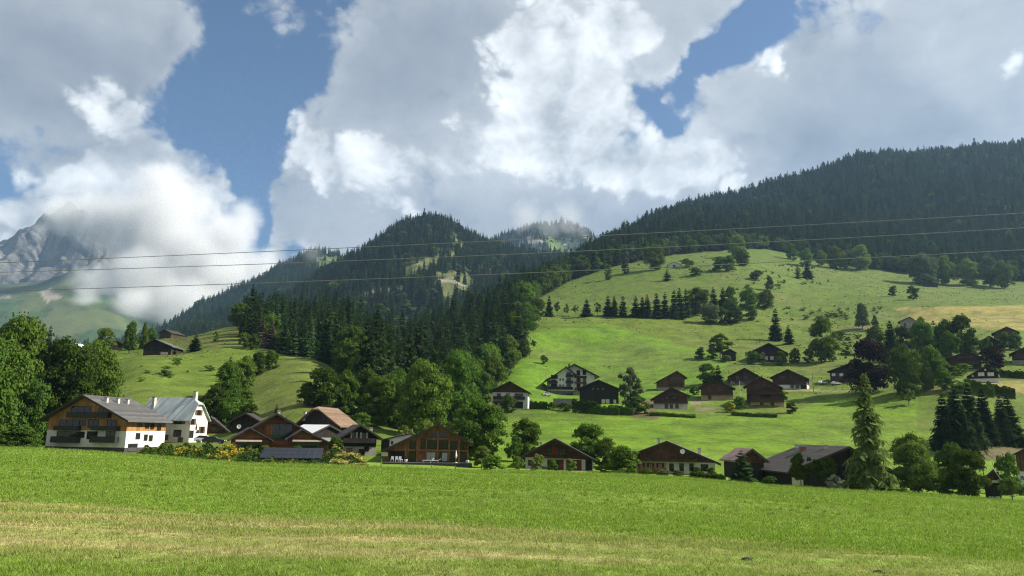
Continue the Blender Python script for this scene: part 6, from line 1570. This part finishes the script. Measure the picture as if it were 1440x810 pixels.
def build_small():
    r = np.random.default_rng(3)
    # planted bank in front of the houses: one mass of ground cover
    pts = []
    for px in np.arange(192, 520, 1.1):
        top = np.interp(px, [192, 205, 240, 330, 372, 455, 470, 500, 530], [641, 630, 626, 628, 634, 636, 628, 640, 652])
        bot = np.interp(px, [192, 240, 330, 480, 530], [640.5, 644, 651, 655, 658])
        top += 3.0 * math.sin(px * .21) + 2 * math.sin(px * .57)
        for k in range(34):
            py = bot + (top - bot) * r.random() ** .8; Y = np.interp(py, [top, bot], [137, 121]) + r.uniform(-1, 1)
            pts.append(P(px + r.uniform(-2, 2), py, Y))
    pts = np.array(pts); cl = fbm(pts[:, 0] / 1.7, pts[:, 2] / 1.2 + pts[:, 1] / 4, 11, 3)
    m, nt, out = new_mat('bank_plants')
    at = nt.nodes.new('ShaderNodeAttribute'); at.attribute_name = 'soil'
    d = nt.nodes.new('ShaderNodeBsdfDiffuse'); tr = nt.nodes.new('ShaderNodeBsdfTranslucent'); mx = nt.nodes.new('ShaderNodeMixShader'); mx.inputs[0].default_value = .25
    nt.links.new(at.outputs['Color'], d.inputs[0]); nt.links.new(at.outputs['Color'], tr.inputs[0]); nt.links.new(d.outputs[0], mx.inputs[1]); nt.links.new(tr.outputs[0], mx.inputs[2]); nt.links.new(mx.outputs[0], out.inputs[0])
    me = leaf_mass('bank_plants', pts, .17, m, 4)
    C = np.zeros((len(pts), 3)); C[:] = (.055, .095, .018)
    px, py = proj(pts[:, 0], pts[:, 1], pts[:, 2])
    C[cl > .12] = (.10, .125, .025); C[(cl > .22) & (px < 345)] = (.30, .25, .03); C[cl < -.2] = (.030, .060, .014)
    C[(px > 455) & (cl > -.02)] = (.27, .23, .075); C[(px > 455) & (cl > .2)] = (.36, .32, .08); C *= r.uniform(.7, 1.3, (len(C), 1))
    ca = me.attributes.new('soil', 'FLOAT_COLOR', 'POINT'); ca.data.foreach_set('color', np.repeat(np.hstack([C, np.ones((len(C), 1))]), 4, 0).astype(np.float32).ravel())
    tag(link('shrubbery', me), kind='stuff')
    # earth body of the bank
    mb = MB(); prev = None
    for px in np.linspace(186, 536, 30):
        top = np.interp(px, [186, 205, 240, 330, 372, 455, 470, 500, 536], [645, 632, 629, 631, 636, 638, 632, 643, 656]); bot = np.interp(px, [186, 240, 330, 480, 536], [643, 647, 653, 657, 660])
        a = P(px, bot, 121) + np.array((0, 0, -.3)); b = P(px, top + 1.5, 136); c = P(px, top + 1.5, 148); 
        if prev is not None:
            mb.face(prev[0], a, b, prev[1]); mb.face(prev[1], b, c, prev[2])
        prev = (a, b, c)
    tag(mb.build('bank', surf('bank_soil', (.06, .085, .02), .95, .5, .8, bump=.5), smooth=True), kind='structure')
    # solar panels
    root = link('solar_panels', None); O = P(410, 645, 127.5); root.location = O
    tag(root, 'dark solar panel field leaning on the planted bank below the wide reddish chalet', 'solar panels')
    pan = surf('solar_cells', (.016, .017, .023), .45, .25, 1.2, spec=.25); fr = surf('panel_frame', (.05, .05, .055), .4, .2, 2, metal=.5)
    tl, trr, bl, br = (P(a, b, y) - O for a, b, y in ((372, 629.5, 133), (455, 630.5, 133), (364, 644, 126.5), (451, 645, 126.5)))
    nx, nz = 9, 3
    for i in range(nx):
        for j in range(nz):
            def q(u, v): return (bl * (1 - u) + br * u) * (1 - v) + (tl * (1 - u) + trr * u) * v
            e = .008; p4 = [q(i / nx + e, j / nz + e), q((i + 1) / nx - e, j / nz + e), q((i + 1) / nx - e, (j + 1) / nz - e), q(i / nx + e, (j + 1) / nz - e)]
            MB().slab([tuple(v + np.array((0, 0, .06))) for v in p4], .05).build('panel', pan, root)
    MB().slab([tuple(v) for v in (bl, br, trr, tl)], .12).build('frame', fr, root)
    # flower shrubs along the wide chalet
    for i, (px, w_, mt, lab) in enumerate(((341, 9, 'yellow', 'yellow flowering shrub nearest the low wing of the wide reddish chalet'), (379, 9, 'yellow', 'yellow flowering shrub above the corner of the solar panels'),
            (404, 8, 'yellow', 'yellow flowering shrub over the middle of the solar panels'), (430, 8, 'yellow', 'yellow flowering shrub near the far end of the solar panels'),
            (352, 10, 'purple', 'dark red shrub beside the yellow one at the low wing'), (392, 10, 'purple', 'dark red shrub between two yellow shrubs above the solar panels'),
            (331, 9, 'purple', 'dark red shrub at the very corner of the low wing'), (366, 8, 'grey', 'pale grey green shrub before the wide reddish chalet'), (372, 13, 'dark', 'tall green shrub in the middle of the flower row'),
            (418, 14, 'dark', 'dark green shrub in the flower row above the solar panels'), (448, 9, 'lime', 'pale lime shrub ending the flower row'), (317, 9, 'lime', 'pale round shrub beside the parked cars'), (470, 20, 'mid', 'upright leafy shrub beside the white metal roof'))):
        h_ = 8 if w_ < 12 else 15 if w_ < 20 else 28
        b_ = 629 + (px - 330) * .012 + (4 if w_ == 20 else 0)
        place_tree('bush', px, b_ + 1, b_ - h_, w_ * 1.15, lab, mat=LEAF[mt], seed=i, Y=137.5, lod='MD', name='flowering_shrub' if mt == 'yellow' else 'shrub')
    # overhead cables
    for ys, lab in ((((0, 369.5), (360, 354), (720, 338), (1080, 319), (1440, 299.5)), 'uppermost of three overhead cables crossing the valley view'),
                    (((0, 382.5), (360, 372.5), (720, 357), (1080, 340), (1440, 320.5)), 'middle one of three overhead cables crossing the valley view'),
                    (((0, 409), (360, 399), (720, 384.5), (1080, 368.5), (1440, 351.5)), 'lowest of three overhead cables crossing the valley view')):
        a = np.array(ys, float); co = np.polyfit(a[:, 0], a[:, 1], 2)
        pts = []
        for px in np.linspace(-900, 2500, 60):
            pts.append(P(px, np.polyval(co, px), 46))
        o = MB().tube(pts, .020, 6).build('overhead_cable', surf('cable', (.20, .21, .21), .5, .1, 2), smooth=True); tag(o, lab, 'cable', 'overhead cables')
    # cars
    def car(px, py, Y, yaw, col, label, L=4.2):
        O = P(px, py, Y); root = link('parked_car', None); root.location = O; root.rotation_euler = (0, 0, yaw); tag(root, label, 'car')
        paint = surf('car_paint_' + col, {'white': (.72, .72, .72), 'silver': (.42, .43, .45), 'dark': (.03, .035, .04)}[col], .28, .05, 1, spec=.6)
        prof = [(-L / 2, .28), (L / 2, .28), (L / 2, .62), (L / 2 - .12, .78), (L * .22, .92), (L * .06, 1.38), (-L * .28, 1.42), (-L * .45, .98), (-L / 2, .88)]
        MB().prism(prof, -.82, .82).build('body', paint, root)
        MB().prism([(L * .205, .93), (L * .055, 1.33), (-L * .27, 1.36), (-L * .40, .98)], -.828, .828).build('window', GLASS, root)
        for x in (-L * .31, L * .31):
            for s in (-1, 1):
                m = MB(); n = 14; k = len(m.v)
                c1 = [(x + .31 * math.cos(2 * PI * i / n), s * .84, .31 + .31 * math.sin(2 * PI * i / n)) for i in range(n)]; c0 = [(a, s * .62, c) for a, b, c in c1]
                m.face(*c1); m.face(*reversed(c0))
                for i in range(n): m.face(c1[i], c1[(i + 1) % n], c0[(i + 1) % n], c0[i])
                w = m.build('wheel', RAIL, root); MB().box(x - .14, x + .14, s * .843 - .01, s * .843 + .01, .17, .45).build('rim', METAL_G, w)
        for s in (-.55, .55): MB().box(L / 2 - .05, L / 2 + .02, s - .16, s + .16, .56, .72).build('headlight', METAL_W, root)
        return root
    car(289, 622.5, 150, .2, 'white', 'white car parked in front of the tall white house')
    car(301, 624, 149, .1, 'dark', 'dark car parked beside the white one in front of the tall white house')
    for px, py, yaw, col, lab in ((1157, 540, .5, 'white', 'white car parked by the hedge beside the white band chalet'), (1176, 541, .3, 'silver', 'silver car parked at the white band chalet entrance'), (769, 556.5, .4, 'silver', 'silver car parked at the hotel side')):
        x, y, z = hit(px, py + .5, 150); car(px, py, y, yaw, col, lab)
    # terrace furniture of the glazed chalet
    Fc, q = TERR
    def loc(px, yoff):
        x, _ = Fc.front(px, 648); v = np.array((x * Fc.c - yoff * Fc.s, x * Fc.s + yoff * Fc.c, 0)) + Fc.O; return v
    for i, px in enumerate((552, 558.5, 564)):
        root = link('garden_chair', None); root.location = loc(px, -1.6); root.rotation_euler = (0, 0, .3 * i); tag(root, ['white terrace chair at the open garage side of the glazed chalet', 'white terrace chair in the middle of the row of three', 'white terrace chair nearest the wooden post of the glazed chalet'][i], 'chair', 'white terrace chairs')
        MB().box(-.24, .24, -.24, .24, .42, .47).build('seat', METAL_W, root); MB().box(-.24, .24, .22, .26, .47, .95).build('backrest', METAL_W, root)
        for sx in (-1, 1):
            for sy in (-1, 1): MB().box(sx * .22 - .03, sx * .22 + .03, sy * .22 - .03, sy * .22 + .03, 0, .42).build('leg', METAL_W, root)
    for i, px in enumerate((602, 612)):
        root = link('sun_lounger', None); root.location = loc(px, -2.6); root.rotation_euler = (0, 0, -.1 + .2 * i); tag(root, ['white sun lounger nearer the dark shrub on the larch chalet terrace', 'white sun lounger nearer the closed parasol'][i], 'sun lounger', 'sun loungers')
        MB().prism([(-.95, .30), (.45, .30), (.95, .62), (.95, .70), (.42, .40), (-.95, .40)], -.32, .32).build('mattress', METAL_W, root)
        for sx in (-.8, .5):
            for sy in (-.26, .26): MB().box(sx - .03, sx + .03, sy - .03, sy + .03, 0, .30).build('leg', METAL_W, root)
    root = link('parasol', None); root.location = loc(640.5, -2.2); tag(root, 'closed white parasol on the larch chalet terrace', 'parasol')
    MB().tube([(0, 0, 0), (0, 0, 1.3)], .03).build('pole', METAL_G, root); MB().tube([(0, 0, .75), (0, 0, 1.1), (0, 0, 1.7), (0, 0, 2.15)], [.07, .20, .12, .02], 8).build('canopy', METAL_W, root)
    MB().tube([(0, 0, 0), (0, 0, .12)], [.28, .22], 10).build('base', PL_WHITE, root)
    for px, lab in ((571, 'white planter pot beside the three terrace chairs'), (656.5, 'white planter pot at the terrace end of the larch chalet')):
        root = link('planter', None); root.location = loc(px, -1.5); tag(root, lab, 'planter', 'terrace planters')
        MB().tube([(0, 0, 0), (0, 0, .25), (0, 0, .45)], [.2, .3, .32], 10).build('pot', METAL_W, root); o = link('foliage', broad_one('tuft0', LEAF['dark'], seed=900, nclump=14, nleaf=420, leaf=.05, bottom=.0), root); o.location = (0, 0, .4); o.scale = (.6, .6, .5)
    # fence posts with wire by the glazed chalet
    for i, (px, py, h_, lab) in enumerate(((535.5, 659.5, 1.55, 'weathered corner post of the meadow fence below the white shed'), (572, 662, .9, 'short fence post before the larch chalet terrace'), (606, 663.5, .9, 'short fence post in front of the two sun loungers'), (640, 665, .9, 'short fence post in front of the closed parasol'), (677, 665, 1.6, 'tall weathered post at the meadow edge below the light green bush'))):
        O = P(px, py, 119); O[2] = float(gz(O[0], O[1])) - .1
        o = MB().tube([(0, 0, 0), (.02, .01, h_ * .6), (.03, 0, h_)], [.09, .08, .07], 7).build('fence_post', BARK_PALE); o.location = O; tag(o, lab, 'fence post', 'meadow fence posts')
    # poles on the slope
    for px, b, t, lab in ((1041, 561, 536, 'thin white pole between the brown chalets on the slope'), (1144, 552, 525, 'thin wooden pole on the pasture beside the stepped roof chalet'), (1382, 655, 630, 'dark lamp post behind the chestnut tree')):
        x, y, z = hit(px, b, 140) if px != 1382 else (sight(px, b)[0] * 160, 160.0, float(gz(sight(px, b)[0] * 160, 160.0)))
        h_ = (b - t) * y / FPX
        root = link('pole', None); root.location = (x, y, z - .2); tag(root, lab, 'pole')
        MB().tube([(0, 0, 0), (0, 0, h_)], [.10, .07], 7).build('shaft', METAL_W if px == 1041 else TRIMD, root); MB().tube([(0, 0, h_), (0, 0, h_ + .25)], [.16, .10], 7).build('cap', METAL_G, root)
    # retaining wall below the hotel
    a, b = P(778, 566, 268), P(812, 567, 268); root = MB()
    for i in range(1): root.face
    d = (b - a); d[2] = 0; L_ = float(np.linalg.norm(d)); o = MB().box(0, L_, 0, .5, -3, 1.9).box(-.08, L_ + .08, -.08, .58, 1.903, 2.05).build('retaining_wall', STONE); o.location = (a[0], a[1], a[2] - .6); o.rotation_euler = (0, 0, math.atan2(d[1], d[0]))
    tag(o, 'grey stone retaining wall below the hotel terrace', 'wall')

def build_tufts():
    r = np.random.default_rng(29); P_ = []
    for y0, y1, n in ((300, 600, 20000), (600, 980, 14000)):
        Y = np.sqrt(r.uniform(y0 * y0, y1 * y1, n)); t = r.uniform(t_of(100), t_of(1480), n); P_.append(np.stack([t * Y, Y], -1))
    p = np.vstack(P_); x, y = p[:, 0], p[:, 1]; z = gz(x, y); px, py = proj(x, y, z)
    dn = fbm(x / 16, y / 16, 301, 4) + .5 * fbm(x / 4, y / 4, 305, 2)
    lush = inpoly(px, py, [(700,585),(1110,580),(1290,555),(1290,600),(1450,640),(1450,700),(600,690),(640,640)]) | inpoly(px, py, [(735,470),(850,455),(960,485),(1030,505),(1010,530),(900,560),(700,580),(700,545)]) | inpoly(px, py, [(1255,428),(1500,426),(1500,466),(1255,466)])
    ok = ~forest_mask(px, py, y) & (dn > np.where(lush, .50, .02)) & (y > 138)
    x, y, z, dn = x[ok], y[ok], z[ok], dn[ok]; n = len(x)
    s = r.uniform(.12, .34, n) * np.interp(y, [150, 900], [.75, 1.9]) * np.exp(r.normal(0, .3, n)); V = []
    for k in range(3):
        a = r.uniform(0, 2 * PI, n); c, d = np.cos(a) * s, np.sin(a) * s
        V.append(np.stack([np.stack([x - c, y - d, z - .05], -1), np.stack([x + c, y + d, z - .05], -1), np.stack([x + c * .5 + r.normal(0, .2, n) * s, y + d * .5, z + s * .75], -1), np.stack([x - c * .6, y - d * .6 + r.normal(0, .2, n) * s, z + s * .65], -1)], 1))
    V = np.stack(V, 1).reshape(-1, 3)
    C = np.where((r.random(n) < .35)[:, None], np.array((.150, .150, .055)), np.array((.070, .112, .022))) * r.uniform(.6, 1.3, (n, 1))
    me = mesh_np('pasture_tufts', V, np.arange(len(V)).reshape(-1, 4), [bpy.data.materials['bank_plants']])
    ca = me.attributes.new('soil', 'FLOAT_COLOR', 'POINT'); ca.data.foreach_set('color', np.repeat(np.hstack([C, np.ones((n, 1))]), 12, 0).astype(np.float32).ravel())
    tag(link('pasture_grass', me), kind='stuff')

# ------------------------------------------------------------------ the mown grass near the viewer
def build_grass():
    r = np.random.default_rng(17)
    def blades(n, y0, y1, wd, hh, pw):
        u = r.random(n); Y = (y0 ** (1 - pw) + u * (y1 ** (1 - pw) - y0 ** (1 - pw))) ** (1 / (1 - pw)) if pw != 1 else y0 * (y1 / y0) ** u
        t = r.uniform(-.84, .86, n); x = t * Y
        z = gz(x, Y)
        cl = fbm(x / .5, Y / .5, 201, 3); h = hh * np.clip(1 + 1.1 * cl, .35, 1.9) * r.uniform(.6, 1.35, n)
        a = r.uniform(0, 2 * PI, n); w = wd * r.uniform(.6, 1.4, n)
        dx, dy = np.cos(a) * w, np.sin(a) * w; lx, ly = r.normal(0, .55, n) * h, r.normal(0, .55, n) * h
        V = np.stack([np.stack([x - dx, Y - dy, z - .01], -1), np.stack([x + dx, Y + dy, z - .01], -1), np.stack([x + lx, Y + ly, z + h], -1)], 1)
        return V.reshape(-1, 3), x, Y
    def tufts(n, y0, y1, per, hh, wd):
        Y0 = y0 * (y1 / y0) ** r.random(n); x0 = r.uniform(-.84, .86, n) * Y0
        Y = np.repeat(Y0, per) + r.normal(0, .05, n * per); x = np.repeat(x0, per) + r.normal(0, .06, n * per); k = n * per
        z = gz(x, Y); h = hh * np.repeat(r.uniform(.5, 1.3, n), per) * r.uniform(.5, 1.2, k); a = r.uniform(0, 2 * PI, k); w = wd * r.uniform(.6, 1.4, k)
        lx, ly = (x - np.repeat(x0, per)) * 1.2 + r.normal(0, .02, k), (Y - np.repeat(Y0, per)) * 1.2
        V = np.stack([np.stack([x - np.cos(a) * w, Y - np.sin(a) * w, z - .01], -1), np.stack([x + np.cos(a) * w, Y + np.sin(a) * w, z - .01], -1), np.stack([x + lx, Y + ly, z + h], -1)], 1)
        return V.reshape(-1, 3), x, Y
    parts = [tufts(2600, 9.5, 40, 26, .13, .009), tufts(1500, 40, 112, 26, .22, .02), blades(70000, 111, 121.5, .035, .30, .5), blades(330000, 9.5, 24, .008, .055, 0.9), blades(330000, 22, 60, .018, .075, 0.9), blades(240000, 55, 118, .045, .10, .4)]
    V = np.vstack([p[0] for p in parts]); x = np.concatenate([p[1] for p in parts]); Y = np.concatenate([p[2] for p in parts])
    me = mesh_np('meadow_grass', V, np.arange(len(V)).reshape(-1, 3), [])
    # the sward takes the colour of the soil map it grows on, straw where the hay lay
    i = np.clip(np.searchsorted(TG, x / Y), 0, len(TG) - 1); j = np.clip(np.searchsorted(YG, Y), 0, len(YG) - 1)
    C = SOIL[i, j] * r.uniform(.65, 1.5, (len(x), 1))
    st = r.random(len(x)) < .10; C[st] = np.array((.34, .33, .13)) * r.uniform(.7, 1.3, (st.sum(), 1))
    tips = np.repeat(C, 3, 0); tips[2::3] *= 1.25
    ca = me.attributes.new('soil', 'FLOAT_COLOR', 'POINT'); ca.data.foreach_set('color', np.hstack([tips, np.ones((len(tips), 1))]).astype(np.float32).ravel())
    m, nt, out = new_mat('grass_blades')
    at = nt.nodes.new('ShaderNodeAttribute'); at.attribute_name = 'soil'
    d = nt.nodes.new('ShaderNodeBsdfDiffuse'); tr = nt.nodes.new('ShaderNodeBsdfTranslucent'); mx = nt.nodes.new('ShaderNodeMixShader'); mx.inputs[0].default_value = .4
    nt.links.new(at.outputs['Color'], d.inputs[0]); nt.links.new(at.outputs['Color'], tr.inputs[0]); nt.links.new(d.outputs[0], mx.inputs[1]); nt.links.new(tr.outputs[0], mx.inputs[2]); nt.links.new(mx.outputs[0], out.inputs[0])
    me.materials.append(m)
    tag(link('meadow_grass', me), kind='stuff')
    # two dark molehills
    for px, py, lab in ((1050, 788, 'small dark molehill in the mown grass'), (1236, 808, 'small dark molehill at the very bottom of the meadow')):
        X_, Y_, Z_ = hit(px, min(py, 806), 8, 60)
        mb = MB(); n = 10
        for k in range(n):
            a, b = 2 * PI * k / n, 2 * PI * (k + 1) / n
            mb.face((X_, Y_, Z_ + .08), (X_ + .10 * math.cos(a), Y_ + .08 * math.sin(a), Z_ + .055), (X_ + .10 * math.cos(b), Y_ + .08 * math.sin(b), Z_ + .055))
            mb.face((X_ + .10 * math.cos(a), Y_ + .08 * math.sin(a), Z_ + .055), (X_ + .19 * math.cos(a), Y_ + .15 * math.sin(a), Z_ - .02), (X_ + .19 * math.cos(b), Y_ + .15 * math.sin(b), Z_ - .02), (X_ + .10 * math.cos(b), Y_ + .08 * math.sin(b), Z_ + .055))
        tag(mb.build('molehill', surf('dark_earth', (.022, .018, .013), .95, .4, 20), smooth=True), lab, 'molehill')
# ------------------------------------------------------------------ build
settings()
build_light()
build_houses()
PADS.extend(PADS_NEW)
apply_pads()
SOIL = ground_colours()
build_ground()
build_woods()
build_trees()
build_small()
build_grass()
build_tufts()
build_haze()
cloud_bank('low_cloud', CLOUD_LEFT, 0.010, 0.0035, 1)
cloud_bank('low_cloud', CLOUD_PEAK, 0.0035, 0.006, 2)
